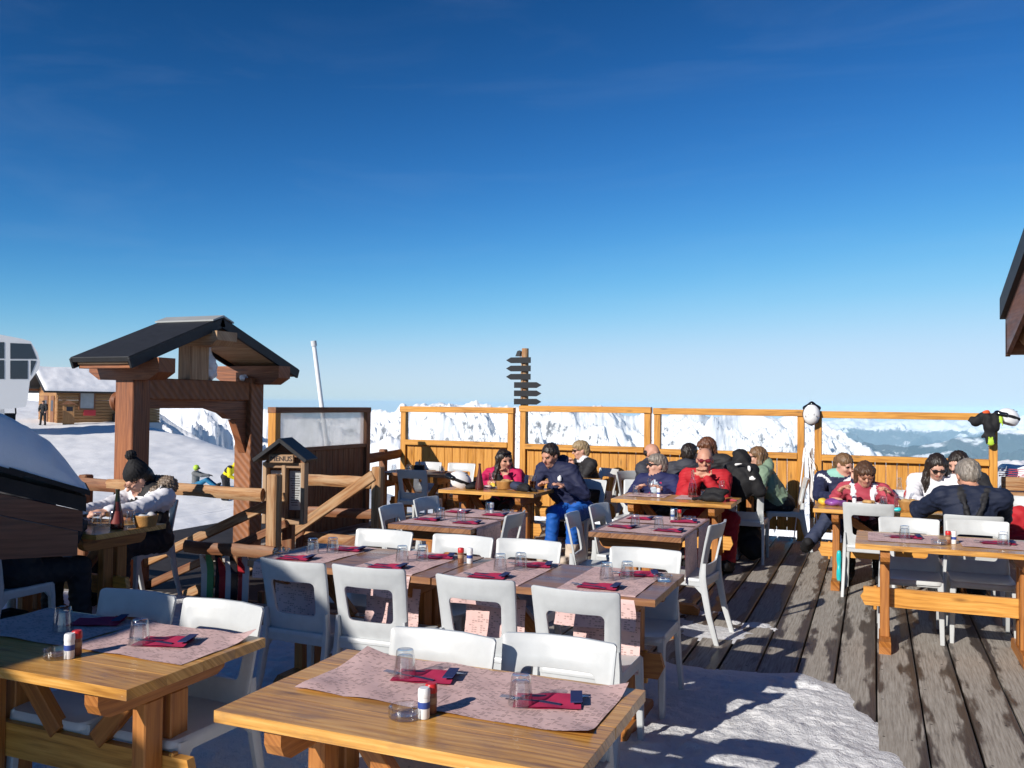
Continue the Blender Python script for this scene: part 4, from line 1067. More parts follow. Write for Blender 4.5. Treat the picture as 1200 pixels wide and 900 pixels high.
# ------------------------------------------------------------------ things on the tables
ZT = .7512
def sheet(name, x0, x1, y0, y1, mat, parent=None, loc=(0, 0, 0), rz=0, drape=None, wav=.004, nx=22, ny=22, curl=None, uvo=0):
    """thin paper; drape = (side, length) hangs over that edge"""
    V = []; UV = []; F = []
    ext = drape[1] if drape else 0
    ys = list(np.linspace(y0, y1, ny)) if not (drape and drape[0] in 'n') else [None]
    cols = np.linspace(0, 1, nx); rows = np.linspace(0, 1, ny)
    sd = rnd.uniform(0, 50)
    Lx, Ly = x1 - x0, y1 - y0
    for i, a in enumerate(cols):
        for j, b in enumerate(rows):
            if drape and drape[0] == 'y-': ly = -ext + (Ly + ext) * b; lx = Lx * a
            elif drape and drape[0] == 'x+': lx = (Lx + ext) * a; ly = Ly * b
            else: lx, ly = Lx * a, Ly * b
            w = wav * (math.sin(lx * 9 + sd) * math.cos(ly * 7 + sd * 2) + .6 * math.sin(lx * 23 + ly * 17 + sd))
            x, y, z = x0 + lx, y0 + ly, abs(w) * .8 + .0008
            if drape and drape[0] == 'y-' and ly < 0: y = y0 - .012 + .05 * (ly / max(ext, .01)) ** 2 * math.sin(lx * 14 + sd) * .25; z = ly * .98 + .0; x += .01 * math.sin(ly * 20 + sd)
            elif drape and drape[0] == 'x+' and lx > Lx: q = lx - Lx; x = x1 + .014 + .02 * math.sin(ly * 11 + sd) * q; z = -q; y += .03 * q * math.sin(sd)
            elif curl:
                for (cx_, cy_, rr, hh) in curl:
                    d = math.hypot(lx - cx_ * Lx, ly - cy_ * Ly)
                    if d < rr: z += hh * (1 - d / rr) ** 1.6
            V.append((x, y, z)); UV.append((lx + uvo, ly + uvo))
    m = MB(); I = lambda i, j: i * ny + j
    faces = [(I(i, j), I(i + 1, j), I(i + 1, j + 1), I(i, j + 1)) for i in range(nx - 1) for j in range(ny - 1)]
    m.poly(V, faces, UV); return m.build(name, mat, parent, True, loc, rz)
def placemat(x0, x1, y0, y1, label, z=ZT, **k):
    cx, cy = (x0 + x1) / 2, (y0 + y1) / 2; rz = k.pop('rz', 0)
    o = sheet('place_mat', x0 - cx, x1 - cx, y0 - cy, y1 - cy, M['paper'], loc=(cx, cy, z), rz=rz, uvo=rnd.uniform(0, 20), **k)
    tag(o, label, 'place mat', 'printed paper place mats')
    return o
# prototypes ------------------------------------------------------
PRO = {}
def proto(key, fn): PRO[key] = [fn, None]
def put(key, x, y, z, rz, label, cat, group):
    fn, o = PRO[key]
    if o is None: o = PRO[key][1] = fn()
    else: o = dup(o)
    o.location = (x, y, z); o.rotation_euler = (0, 0, rz)
    for k in ('label', 'category', 'group'):
        if k in o: del o[k]
    return tag(o, label, cat, group)
def mk_tumbler():
    m = MB(); fc = lambda th, z: 1 - .035 * (.5 + .5 * math.cos(9 * th)) * (1 if .012 < z < .075 else 0)
    # upside down: mouth at the table
    m.lathe([(.0385, .0), (.0395, .003), (.036, .035), (.0315, .072), (.029, .088), (.026, .092), (.012, .090), (.0, .0895)], 36, facet=fc)
    m.lathe([(.0, .074), (.020, .074), (.0265, .070), (.031, .045), (.0345, .015), (.0368, .001)], 36)
    return m.build('tumbler', M['tumbler'], None, auto=40)
proto('tumbler', mk_tumbler)
def mk_ash():
    m = MB(); m.lathe([(0, .0), (.046, .0), (.050, .006), (.050, .030), (.046, .033), (.041, .030), (.038, .012), (0, .009)], 32); return m.build('ashtray', M['tumbler'], None, auto=40)
proto('ashtray', mk_ash)
def mk_shaker(capm, bodym, lab):
    def f():
        m = MB(); m.lathe([(0, 0), (.0165, 0), (.0175, .003), (.0175, .060), (.0165, .064)], 24); o = m.build('shaker', M[bodym], None, auto=40)
        m = MB(); m.lathe([(.0182, .062), (.0185, .066), (.0178, .084), (.015, .088), (0, .0885)], 24); m.build('cap', M[capm], o, auto=40)
        m = MB(); m.lathe([(.0178, .030), (.0179, .031), (.0179, .048), (.0178, .049)], 24); m.build('label_band', M[lab], o, auto=40)
        return o
    return f
proto('salt', mk_shaker('white', 'white', 'bluelab')); proto('pepper', mk_shaker('red', 'pepper', 'soffit'))
def mk_napkin():
    m = MB(); V = []; UV = []; F = []; n = 12; w, l = .115, .20
    for lay in range(2):
        b = len(V)
        for i in range(n + 1):
            for j in range(n + 1):
                x = (i / n - .5) * l; y = (j / n - .5) * w
                z = .002 + lay * .004 + (.012 * max(0, (i + j) / n - 1.1) if lay else 0) + .0014 * math.sin(i * .9 + j * .5 + lay * 2)
                if lay: x += .007; y += .005 - .012 * (i / n)
                V.append((x, y, z)); UV.append((x, y))
        for i in range(n):
            for j in range(n): F.append((b + i * (n + 1) + j, b + (i + 1) * (n + 1) + j, b + (i + 1) * (n + 1) + j + 1, b + i * (n + 1) + j + 1))
    m.poly(V, F, UV); o = m.build('napkin', M['napkin'], None, True)
    m = MB(); m.prism([(.075, .017), (.108, .019), (.112, .0225), (.076, .0215)], -.045, .058); m.build('corner', M['navyn'], o)
    return o
proto('napkin', mk_napkin)
def mk_knife():
    m = MB(); m.sweep([(-.105, 0, .004), (-.06, 0, .005), (0, 0, .005)], [.007, .008, .006], 8, flat=(1, .6)); o = m.build('knife', M['cutl'], None, auto=50)
    m = MB(); m.prism([(0, -.006), (.09, -.008), (.112, .002), (.09, .007), (0, .006)], 0, .002); bl = m.build('blade', M['steel'], o); bl.rotation_euler = (R(90), 0, 0); bl.location = (0, 0, .005)
    return o
proto('knife', mk_knife)
def mk_fork():
    m = MB(); m.sweep([(-.10, 0, .004), (-.05, 0, .006), (.02, 0, .005), (.045, 0, .006)], [.006, .006, .003, .004], 8, flat=(1, .6)); o = m.build('fork', M['cutl'], None, auto=50)
    m = MB(); m.box((.05, 0, .006), (.022, .024, .002), ch=.0006)
    for k in range(4): m.box((.078, (k - 1.5) * .0066, .008), (.04, .0028, .002), ch=.0006)
    m.build('tines', M['steel'], o); return o
proto('fork', mk_fork)
def setting(x, y, rot, where, glass=(0.0, .0), far=False, cut=True):
    """napkin with knife and fork tucked under, tumbler beside"""
    put('napkin', x, y, ZT + .004, R(rot + rnd.uniform(-9, 9)), 'crimson folded napkin ' + where, 'napkin', 'crimson napkins')
    if cut:
        put('knife', x + .01, y + .052, ZT + .004, R(rot + 5), 'dark-handled knife ' + where, 'knife', 'knives')
        put('fork', x - .045, y - .02, ZT + .006, R(rot + 165), 'dark-handled fork ' + where, 'fork', 'forks')
def tumb(x, y, where): put('tumbler', x, y, ZT + .005, rnd.uniform(0, 6), 'upturned tumbler ' + where, 'tumbler', 'upturned tumblers')

# nearest table
placemat(-1.725, -1.235, 2.36, 2.80, 'place mat with a curled corner on the left of the nearest table', curl=[(0, 1, .16, .022), (.06, .10, .10, .010)], wav=.006)
placemat(-1.24, -.735, 2.355, 2.795, 'place mat on the right of the nearest table', curl=[(1, 0, .10, .014), (1, 1, .12, .02)], wav=.005)
setting(-1.395, 2.62, 10, 'on the left of the nearest table'); setting(-.935, 2.56, 18, 'on the right of the nearest table')
tumb(-1.455, 2.60, 'on the left napkin of the nearest table'); tumb(-1.0, 2.51, 'on the right napkin of the nearest table')
put('salt', -1.222, 2.30, ZT, .4, 'white salt shaker with a blue band on the nearest table', 'shaker', 'shakers'); put('pepper', -1.222, 2.345, ZT, 2, 'red-capped pepper shaker on the nearest table', 'shaker', 'shakers')
put('ashtray', -1.275, 2.285, ZT, 0, 'clear glass ashtray on the nearest table', 'ashtray', 'glass ashtrays')
# lower left table
placemat(-3.36, -2.80, 2.40, 2.80, 'shaded place mat on the left of the lower left table', wav=.005); placemat(-2.785, -2.235, 2.40, 2.81, 'sunlit place mat on the right of the lower left table', curl=[(1, 1, .12, .03)], wav=.005)
setting(-2.96, 2.70, 20, 'in the shade on the lower left table', cut=False); setting(-2.49, 2.585, 20, 'in the sun on the lower left table')
tumb(-2.985, 2.56, 'in the shade on the lower left table'); tumb(-2.56, 2.535, 'in the sun on the lower left table')
put('salt', -2.655, 2.305, ZT, .4, 'white salt shaker with a blue band on the lower left table', 'shaker', 'shakers'); put('pepper', -2.665, 2.345, ZT, 2, 'red-capped pepper shaker on the lower left table', 'shaker', 'shakers')
put('ashtray', -2.70, 2.295, ZT, 0, 'clear glass ashtray on the lower left table', 'ashtray', 'glass ashtrays')
# long row: four runners hanging over the near edge
nm = ('leftmost', 'second', 'third', 'rightmost')
for i, xc in enumerate((-3.12, -2.50, -1.88, -1.27)):
    w = .41; placemat(xc - w / 2, xc + w / 2, 4.15, 4.83, nm[i] + ' paper runner hanging over the long row of tables', drape=('y-', (.10, .13, .12, .17)[i]), ny=34, wav=.003)
    setting(xc - .02, 4.28, 4, 'on the near side of the %s runner of the long row' % nm[i]); setting(xc + .08, 4.68, 12, 'on the far side of the %s runner of the long row' % nm[i])
    tumb(xc - .03, 4.47, 'left of the pair on the %s runner of the long row' % nm[i]); tumb(xc + .06, 4.55, 'right of the pair on the %s runner of the long row' % nm[i])
    hp = sheet('hanging_mat', -.16, .18, 0, .30, M['paper'], loc=(xc + .02, 4.20, .50), uvo=i * 3.1, wav=.02); hp.rotation_euler = (R(82), 0, R(rnd.uniform(-4, 4))); hp.location = (xc + .03, 4.22, .36)
    tag(hp, 'crumpled paper mat hanging under the %s runner of the long row' % nm[i], 'place mat', 'printed paper place mats')
put('pepper', -2.215, 4.60, ZT, 2, 'red-capped pepper shaker on the long row of tables', 'shaker', 'shakers'); put('salt', -2.165, 4.615, ZT, .4, 'white salt shaker on the long row of tables', 'shaker', 'shakers')
put('ashtray', -1.03, 4.60, ZT, 0, 'clear glass ashtray at the right end of the long row', 'ashtray', 'glass ashtrays'); put('ashtray', -3.325, 4.40, ZT, 0, 'clear glass ashtray at the left end of the long row', 'ashtray', 'glass ashtrays')
# crosswise tables
for (xa, xb, ya, w) in ((-3.42, -2.745, 5.92, 'the crosswise table by the couple'), (-1.91, -1.255, 6.22, 'the table with hanging paper')):
    for k, q in enumerate(('nearer', 'farther')):
        yy = ya + .02 + k * .54
        placemat(xa + .02, xb - .002, yy, yy + .46, q + ' paper runner on ' + w, drape=('x+', .34), nx=34, wav=.003)
        for s, side in ((-1, 'left'), (1, 'right')):
            xx = (xa + xb) / 2 + s * .18
            setting(xx, yy + .20 - s * .02, 8 * s, 'at the %s %s place on %s' % (q, side, w), cut=k == 0)
            if not (k == 1 and s < 0): tumb(xx - s * .09, yy + .27, 'at the %s %s place on %s' % (q, side, w))
put('salt', -2.99, 6.80, ZT, .4, 'white salt shaker on the crosswise table by the couple', 'shaker', 'shakers')
put('salt', -1.505, 7.06, ZT, .4, 'white salt shaker on the table with hanging paper', 'shaker', 'shakers'); put('pepper', -1.455, 7.08, ZT, 2, 'red-capped pepper shaker on the table with hanging paper', 'shaker', 'shakers')
put('ashtray', -1.38, 7.12, ZT, 0, 'clear glass ashtray on the table with hanging paper', 'ashtray', 'glass ashtrays'); put('ashtray', -2.86, 6.85, ZT, 0, 'clear glass ashtray on the crosswise table by the couple', 'ashtray', 'glass ashtrays')
# right-edge table
placemat(-.04, .42, 6.62, 7.06, 'place mat on the left of the right-edge table'); placemat(.55, 1.01, 6.62, 7.06, 'place mat on the right of the right-edge table')
setting(.20, 6.86, 6, 'on the left of the right-edge table'); setting(.78, 6.86, 2, 'on the right of the right-edge table'); tumb(.20, 6.80, 'on the left napkin of the right-edge table'); tumb(.81, 6.78, 'on the right napkin of the right-edge table')
put('pepper', .47, 6.72, ZT, 2, 'red-capped pepper shaker on the right-edge table', 'shaker', 'shakers'); put('salt', .505, 6.735, ZT, .4, 'white salt shaker on the right-edge table', 'shaker', 'shakers')
put('ashtray', .41, 6.66, ZT, 0, 'clear glass ashtray on the right-edge table', 'ashtray', 'glass ashtrays')
# corner table
setting(-5.85, 10.42, 5, 'on the left of the corner table', cut=False); setting(-5.35, 10.42, 5, 'on the right of the corner table', cut=False)
for x, l in ((-6.0, 'left'), (-5.78, 'middle'), (-5.28, 'right')): tumb(x, 10.35, '%s on the corner table' % l)
o = MB(); o.box((0, 0, .05), (.13, .09, .10), ch=.008); b = o.build('menu_stand', M['black'], None, loc=(-5.62, 10.36, ZT), rot=.3); tag(b, 'small black menu stand on the corner table', 'menu stand')
m = MB(); m.prism([(-.006, .09), (.006, .09), (.0, .17)], -.04, .04); m.build('card', M['dgrey'], b)

def bottle(x, y, label, prof, mats, cat='bottle', name='bottle', band=None):
    m = MB(); m.lathe(prof, 24); o = m.build(name, M[mats], None, auto=40, loc=(x, y, ZT)); tag(o, label, cat)
    if band:
        m = MB(); m.lathe([(r + .0015, z) for r, z in prof if band[0] <= z <= band[1]], 24); m.build('label_band', M[band[2]], o, auto=40)
    return o
cone = [(r * .86, z * .80) for r, z in [(0, 0), (.050, 0), (.054, .006), (.054, .03), (.052, .05), (.045, .10), (.036, .16), (.026, .22), (.018, .27), (.0145, .30), (.014, .335), (.016, .336), (.016, .352), (.0, .353)]]
bottle(-3.93, 8.60, 'tall tapering red-brown bottle between the helmet and the pink jacket', cone, 'ketchup', band=(.02, .12, 'ketchup'))
bt = bottle(-5.02, 4.74, 'tapering red-brown bottle with dark neck beside the bread basket', cone, 'ketchup', band=(.04, .14, 'oldred'))
m = MB(); m.lathe([(r * .86, z * .8) for r, z in [(.024, .245), (.0205, .27), (.0165, .30), (.016, .336), (.0178, .337), (.0178, .354), (0, .3555)]], 24); m.build('neck', M['darkglass'], bt, auto=40)
caraf = [(0, 0), (.044, 0), (.046, .005), (.045, .09), (.036, .14), (.020, .19), (.0155, .24), (.017, .275), (.0145, .275), (.013, .24), (.018, .188)]
def carafe(x, y, label, fill, z1):
    o = bottle(x, y, label, caraf, 'tumbler', 'carafe', 'carafe')
    if fill:
        m = MB(); m.lathe([(0, .004)] + [(r * .94, z) for r, z in caraf[1:8] if z <= z1 and z >= .005] + [(.0, z1)], 24); m.build('wine', M[fill], o, auto=40)
    return o
carafe(-1.70, 8.92, 'clear carafe of rose wine in front of the man in red', 'rose', .15)
carafe(.22, 9.02, 'tall clear carafe beside the coral sweater', 'tumbler', .10)
def basket(x, y, label, r=.085, h=.075, bread='bread', white=False):
    m = MB(); fc = lambda th, z: 1 + .02 * math.cos(26 * th)
    m.lathe([(0, .0), (r * .78, 0), (r * .84, .008), (r, h - .008), (r * 1.05, h), (r * 1.02, h + .006), (r * .95, h), (r * .78, .012), (0, .012)], 52, facet=fc)
    o = m.build('bread_basket', M['wicker'], None, auto=60, loc=(x, y, ZT)); tag(o, label, 'basket', 'bread baskets')
    b = Blob()
    for k in range(6): b.ell((rnd.uniform(-.45, .45) * r, rnd.uniform(-.45, .45) * r, h - .012 + rnd.uniform(-.01, .012)), (.042, .03, .026), k=.006)
    b.build('paper_lining' if white else 'bread', M['paperw' if white else bread], .006, o)
    return o
basket(-3.72, 8.80, 'round wicker bread basket beside the pink jacket', .095, .085)
basket(-4.93, 4.92, 'wicker basket lined with white paper beside the white jacket', .082, .08, white=True)
basket(.30, 8.74, 'round wicker bread basket in front of the grey-haired man', .095, .085)
def stem_glass(x, y, label, name='wine_glass', s=1, mat='tumbler'):
    m = MB(); m.lathe([(0, .004), (.034, .002), (.034, 0), (.0, 0)][::-1] + [(.004, .008), (.0035, .075), (.012, .088), (.031, .115), (.033, .14), (.028, .18), (.0275, .18), (.032, .14), (.029, .115), (.010, .09), (0, .088)], 24)
    o = m.build(name, M[mat], None, auto=50, loc=(x, y, ZT)); o.scale = (s, s, s); tag(o, label, 'glass'); return o
stem_glass(-2.12, 8.86, 'stemmed wine glass in front of the older woman in navy'); stem_glass(-1.42, 8.98, 'stemmed wine glass in front of the man in red')
stem_glass(-3.83, 8.70, 'stemmed glass between the bottle and the bread basket')
def beer(x, y, label):
    m = MB(); m.lathe([(0, 0), (.028, 0), (.031, .004), (.041, .15), (.039, .15), (.029, .008), (0, .008)], 28); o = m.build('beer_glass', M['tumbler'], None, auto=40, loc=(x, y, ZT)); tag(o, label, 'glass')
    m = MB(); m.lathe([(0, .009), (.0285, .009), (.035, .09), (0, .09)], 24); m.build('beer', M['beer'], o, auto=40); return o
beer(-3.44, 8.93, 'half-drunk beer glass in front of the man in navy'); 
for x, y, l in ((-2.28, 8.90, 'left of the wine glass on the man-in-red table'), (-1.55, 8.72, 'behind the black gloves on the man-in-red table'), (.08, 8.98, 'beside the coral sweater plate'), (.34, 9.06, 'behind the carafe at the right-hand party')): tumb(x, y, l)
put('salt', -2.02, 8.80, ZT, 0, 'white salt shaker in front of the older woman in navy', 'shaker', 'shakers'); put('salt', -.17, 8.74, ZT, 0, 'white salt shaker by the coral sweater', 'shaker', 'shakers')
def plate(x, y, label, food):
    m = MB(); m.lathe([(0, .004), (.07, .004), (.11, .018), (.125, .021), (.126, .018), (.112, .013), (.072, 0), (0, 0)], 36); o = m.build('plate', M['white'], None, auto=50, loc=(x, y, ZT)); tag(o, label, 'plate', 'white plates')
    b = Blob(); 
    for k in range(8): b.ell((rnd.uniform(-.045, .045), rnd.uniform(-.045, .045), .02 + rnd.uniform(0, .02)), (.03, .024, .018), k=.008)
    b.build('food', M[food], .006, o)
plate(-.06, 9.02, 'white plate of food in front of the coral sweater', 'bread'); plate(.52, 8.92, 'white plate of food in front of the woman in dark sunglasses', 'yelpl'); plate(-3.87, 8.90, 'white plate of yellow food beside the bread basket', 'yelpl')
for x0, x1, y0, y1, l in ((-4.08, -3.62, 8.74, 9.1, 'white place mat in front of the pink jacket'), (-2.35, -1.95, 8.72, 9.1, 'place mat in front of the older woman in navy'), (-1.85, -1.4, 8.68, 9.1, 'place mat in front of the man in red'), (-.3, .18, 8.78, 9.18, 'place mat in front of the coral sweater')): placemat(x0, x1, y0, y1, l)
def bag(name, label, cat, prims, mats, h=.010, origin=None, nz=None):
    b = Blob()
    for p in prims:
        if p[0] == 'e': b.ell(p[1], p[2], p[3] if len(p) > 3 else 0, .025)
        else: b.cap(p[1], p[2], p[3], p[4], p[5] if len(p) > 5 else 0, .025)
    q = prims[0][1]; og = (q[0], q[1], origin if origin is not None else min(p[1][2] for p in prims))
    o = b.build(name, [M[k] for k in mats], h, None, og, nz if nz else lambda X: .006 * np.sin(X[..., 0] * 47) * np.sin(X[..., 1] * 53 + X[..., 2] * 41), og); return tag(o, label, cat)
# helmets, gloves, pouches
def helmet(name, label, x, y, z, rz, shell, dark=True, sc_=1.0, rx=0):
    b = Blob(); b.ell((0, 0, .0), (.105, .135, .115), 0); b.ell((0, .02, -.10), (.085, .11, .06), 0, k=.02, sub=True); b.ell((0, .13, -.06), (.09, .07, .07), 0, k=.02, sub=True)
    o = b.build(name, M[shell], .008); o.location = (x, y, z); o.rotation_euler = (rx, 0, rz); o.scale = (sc_,) * 3; tag(o, label, 'helmet', 'ski helmets')
    g = Blob(); g.cap((-.085, .085, .02), (0, .135, .025), .028, .03, 0, .03); g.cap((.085, .085, .02), (0, .135, .025), .028, .03, 0, .03); g.build('goggles', M['lens'], .008, o)
    g = MB(); g.sweep([(-.098, .06, .015), (-.11, 0, .012), (-.08, -.10, .005), (0, -.142, 0), (.08, -.10, .005), (.11, 0, .012), (.098, .06, .015)], .012, 6, flat=(.3, 1.4)); g.build('strap', M['black'], o, auto=60)
    v = MB()
    for s in (-1, 1):
        for k in range(2): v.box((s * (.035 + .03 * k), -.03 - .02 * k, .105 - .014 * k), (.007, .022, .006), ch=.002)
    v.build('vent', M['blackpl'], o)
    return o
helmet('ski_helmet', 'white and black ski helmet on the table of the couple', -4.18, 8.62, ZT + .075, R(120), 'white', rx=.3)
bag('ski_gloves', 'black ski gloves lying beside the white helmet', 'gloves', [('e', (-4.06, 8.62, .78), (.08, .05, .035)), ('c', (-4.10, 8.66, .79), (-3.99, 8.70, .785), .035, .03), ('e', (-4.05, 8.74, .79), (.07, .05, .035))], ['black'])
bag('ski_gloves', 'blue and black ski gloves on the right end of the couple\'s table', 'gloves', [('e', (-3.54, 8.70, .80), (.075, .06, .05), 1), ('e', (-3.50, 8.76, .79), (.06, .07, .04), 1), ('c', (-3.48, 8.68, .785), (-3.38, 8.62, .775), .04, .025), ('e', (-3.42, 8.66, .80), (.05, .04, .04)), ('c', (-3.38, 8.7, .775), (-3.30, 8.66, .77), .022, .018)], ['black', 'jeans'])
bag('ski_gloves', 'pile of black ski gloves in front of the man in red', 'gloves', [('e', (-1.45, 8.62, .79), (.10, .055, .04)), ('c', (-1.52, 8.62, .79), (-1.36, 8.60, .785), .04, .032), ('c', (-1.50, 8.66, .85), (-1.34, 8.64, .845), .036, .03), ('e', (-1.40, 8.66, .85), (.10, .05, .03)), ('c', (-1.56, 8.58, .78), (-1.62, 8.56, .775), .02, .016)], ['black'])
bag('phone_case', 'slim coral case lying right of the black gloves', 'case', [('c', (-1.33, 8.72, .764), (-1.24, 8.73, .764), .013, .013)], ['coral'], .005)
bag('snack_bag', 'shiny purple snack wrapper left of the coral sweater', 'wrapper', [('e', (-.36, 8.80, .785), (.07, .05, .035)), ('e', (-.29, 8.84, .78), (.05, .05, .03))], ['purplepl'], .007)
bag('snack_bag', 'small yellow wrapper at the left end of the right-hand party table', 'wrapper', [('e', (-.45, 8.84, .785), (.04, .04, .035))], ['yelpl'], .007)
bag('tube', 'white tube with blue cap in front of the coral sweater', 'tube', [('c', (-.13, 8.72, .775), (-.10, 8.64, .79), .03, .026, 0), ('c', (-.085, 8.615, .772), (-.075, 8.60, .770), .02, .02, 1)], ['white', 'cyan'], .007)
m = MB(); m.lathe([(0, 0), (.07, 0), (.10, .03), (.115, .08), (.12, .10), (.112, .10), (.10, .075), (0, .07)], 32); bw = m.build('bowl', M['blackpl'], None, auto=50, loc=(-5.35, 4.62, ZT)); tag(bw, 'black bowl heaped with snow beside the booth roof', 'bowl')
b = Blob(); b.ell((0, 0, .09), (.105, .105, .045)); b.ell((.03, .02, .11), (.06, .06, .04)); b.build('snow_fill', M['roofsnow'], .01, bw)
bag('mitten', 'dark mitten lying behind the bowl of snow', 'mitten', [('e', (-5.62, 4.86, .79), (.09, .06, .045)), ('c', (-5.56, 4.86, .80), (-5.45, 4.88, .79), .04, .03)], ['purple'])
for x, y, l in ((-5.22, 4.90, 'nearest the white sleeve on the railing-side table'), (-5.28, 4.80, 'next to the bottle on the railing-side table'), (-5.14, 4.98, 'between bottle and basket on the railing-side table')): tumb(x, y, l)
# helmets and gloves hung on the fence
helmet('ski_helmet', 'white ski helmet with goggles hung on the fence post', -.72, 11.50, 1.585, 0, 'white', sc_=.98, rx=1.25)
hh = helmet('ski_helmet', 'white and lime ski helmet hung at the right fence post', 1.42, 11.52, 1.58, R(120), 'white', rx=.2)
bag('ski_gloves', 'black and lime ski gloves hung on the right fence post', 'gloves', [('c', (1.21, 11.48, 1.585), (1.23, 11.46, 1.47), .055, .06, 0), ('e', (1.24, 11.45, 1.40), (.05, .035, .065), 0)] + [('c', (1.205 + .024 * k, 11.44, 1.36), (1.20 + .03 * k, 11.44, 1.27 + .012 * abs(k - 1.5)), .015, .012, 1 if k in (1, 2) else 0) for k in range(4)] + [('c', (1.19, 11.45, 1.42), (1.155, 11.44, 1.36), .017, .013, 0), ('c', (1.17, 11.49, 1.60), (1.09, 11.48, 1.53), .05, .055, 0), ('e', (1.10, 11.47, 1.54), (.075, .035, .045), 0), ('c', (1.05, 11.47, 1.57), (1.02, 11.46, 1.545), .018, .015, 0), ('c', (1.30, 11.47, 1.60), (1.29, 11.46, 1.46), .05, .045, 0), ('c', (1.335, 11.44, 1.60), (1.36, 11.42, 1.50), .014, .012, 1), ('e', (1.20, 11.47, 1.645), (.035, .03, .025), 2)], ['black', 'lime', 'orange'], .008)
# sticks and skis leaning on the fence
def stick(x0, y0, x1, y1, z1, label):
    b = Vector((x0, y0, 0)); o = empty('ski_pole', b, 0, label, 'ski pole', 'ski poles leaning on the fence'); d = Vector((x1 - x0, y1 - y0, z1))
    m = MB(); m.sweep([(0, 0, 0), d * .86], [.007, .010], 8); m.build('shaft', M['skiw'], o, auto=60)
    m = MB(); m.sweep([d * .85, d * .9, d], [.014, .017, .016], 10); m.build('grip', M['white'], o, auto=60)
    m = MB(); m.sweep([d * .97, d * .9 + Vector((.05, -.03, 0)), d * .82 + Vector((.06, -.03, 0)), d * .95], .006, 6); m.build('strap', M['white'], o, auto=60)
    m = MB(); c = d * .05; m.lathe([(.0, .0), (.028, .006), (.03, .0), (.0, -.004)], 14, c=c); m.build('pole_basket', M['blackpl'], o, auto=60)
stick(-.92, 11.35, -.80, 11.53, 1.17, 'white ski pole leaning at the end of the fence panel, upright one')
stick(-.62, 11.42, -.755, 11.52, 1.10, 'white ski pole crossing over towards the fence gap')
def ski(x0, y0, z0, top, L, mat, label, grp, w=.075, t=.014, face=None):
    a = Vector((x0, y0, z0)); d = (Vector(top) - a).normalized(); up = Vector(face if face else (.3, -1, 0)); z = (up - d * up.dot(d)).normalized(); y = z.cross(d)
    m = MB(); P = []; F = []; n = 16
    for i in range(n + 1):
        s = i / n; wd = w * (.5 + .10 * (2 * s - 1) ** 2) * (1 if s < .93 else max(.12, math.sqrt(max(0, 1 - ((s - .93) / .072) ** 2))))
        off = z * (.10 * max(0, (s - .86) / .14) ** 2)
        for (q, k) in ((-1, -1), (1, -1), (1, 1), (-1, 1)): P.append(tuple(d * (s * L) + y * (q * wd) + z * (k * t / 2) + off))
    for i in range(n):
        for k in range(4): F.append((i * 4 + k, i * 4 + (k + 1) % 4, i * 4 + 4 + (k + 1) % 4, i * 4 + 4 + k))
    F += [(0, 1, 2, 3), tuple(n * 4 + k for k in (3, 2, 1, 0))]
    m.poly(P, F); o = m.build('ski', M[mat], None, loc=a); tag(o, label, 'ski', grp)
    b = MB(); c = d * (L * .45) + z * .025; X = Matrix((d, y, z)).transposed(); b.box(c, (.20, .06, .04), X, ch=.01); b.build('binding', M['blackpl'], o); return o
ski(-.715, 11.69, -.25, (-.745, 11.69, 1.1), 1.42, 'skiw', 'white and black ski standing in the gap between two fence panels', 'skis in the fence gap', .05)
# ski rack below the stairs
for k, (mat, col) in enumerate((('skiw', 'white'), ('skig', 'green'), ('skik', 'black'), ('skir', 'red'), ('skiw', 'white and grey'), ('skik', 'dark'), ('skir', 'dark red'), ('skiw', 'pale'))):
    ski(-5.40 + k * .062, 6.04 + .006 * (k % 3), -1.05, (-5.40 + k * .062 + rnd.uniform(-.02, .02), 6.10, .4), 1.42 + rnd.uniform(-.05, .06), mat, '%s ski, %s in the rack below the log railing' % (col, ('first', 'second', 'third', 'fourth', 'fifth', 'sixth', 'seventh', 'last')[k]), 'skis in the rack by the gate', .052, .014)
rk = MB()
for z in (-.62, -.05): rk.bar((-5.5, 6.11, z), (-4.85, 6.11, z), .04, .04)
rk.bar((-5.5, 6.15, -1.05), (-5.5, 6.15, .05), .05, .05); rk.bar((-4.85, 6.15, -1.05), (-4.85, 6.15, .05), .05, .05)
r_ = rk.build('ski_rack', M['rail']); tag(r_, 'low wooden ski rack behind the log railing', 'ski rack')
# rucksack on the chair, bags on the floor
bag('rucksack', 'black rucksack with a black beanie on top, hung on a chair', 'rucksack', [('e', (-1.32, 9.62, .86), (.15, .10, .19)), ('c', (-1.43, 9.66, 1.0), (-1.20, 9.66, 1.0), .075, .07), ('e', (-1.32, 9.70, 1.10), (.10, .09, .085)), ('e', (-1.34, 9.72, 1.16), (.085, .085, .06)), ('e', (-1.22, 9.52, 1.02), (.02, .01, .035), 1), ('c', (-1.36, 9.54, 1.06), (-1.30, 9.53, 1.07), .012, .012, 1), ('c', (-1.19, 9.55, .92), (-1.13, 9.58, .90), .018, .018, 1), ('c', (-1.20, 9.60, .98), (-1.12, 9.62, .78), .06, .07)], ['black', 'white'], origin=.45)
bag('floor_bag', 'black bag slumped on the floor under the chair with the rucksack', 'bag', [('e', (-1.27, 9.98, .22), (.14, .16, .20)), ('e', (-1.22, 9.86, .14), (.13, .12, .13))], ['black'], origin=0)
bag('sports_bag', 'black ski bag with white marks on the floor below the booth', 'bag', [('e', (-5.55, 4.02, .13), (.26, .16, .13)), ('e', (-5.30, 4.12, .15), (.18, .16, .13)), ('e', (-5.52, 3.88, .16), (.035, .012, .035), 1), ('e', (-5.38, 3.93, .13), (.05, .012, .02), 1), ('c', (-5.28, 3.96, .1), (-5.22, 3.98, .17), .008, .008, 1)], ['black', 'white'], origin=0)
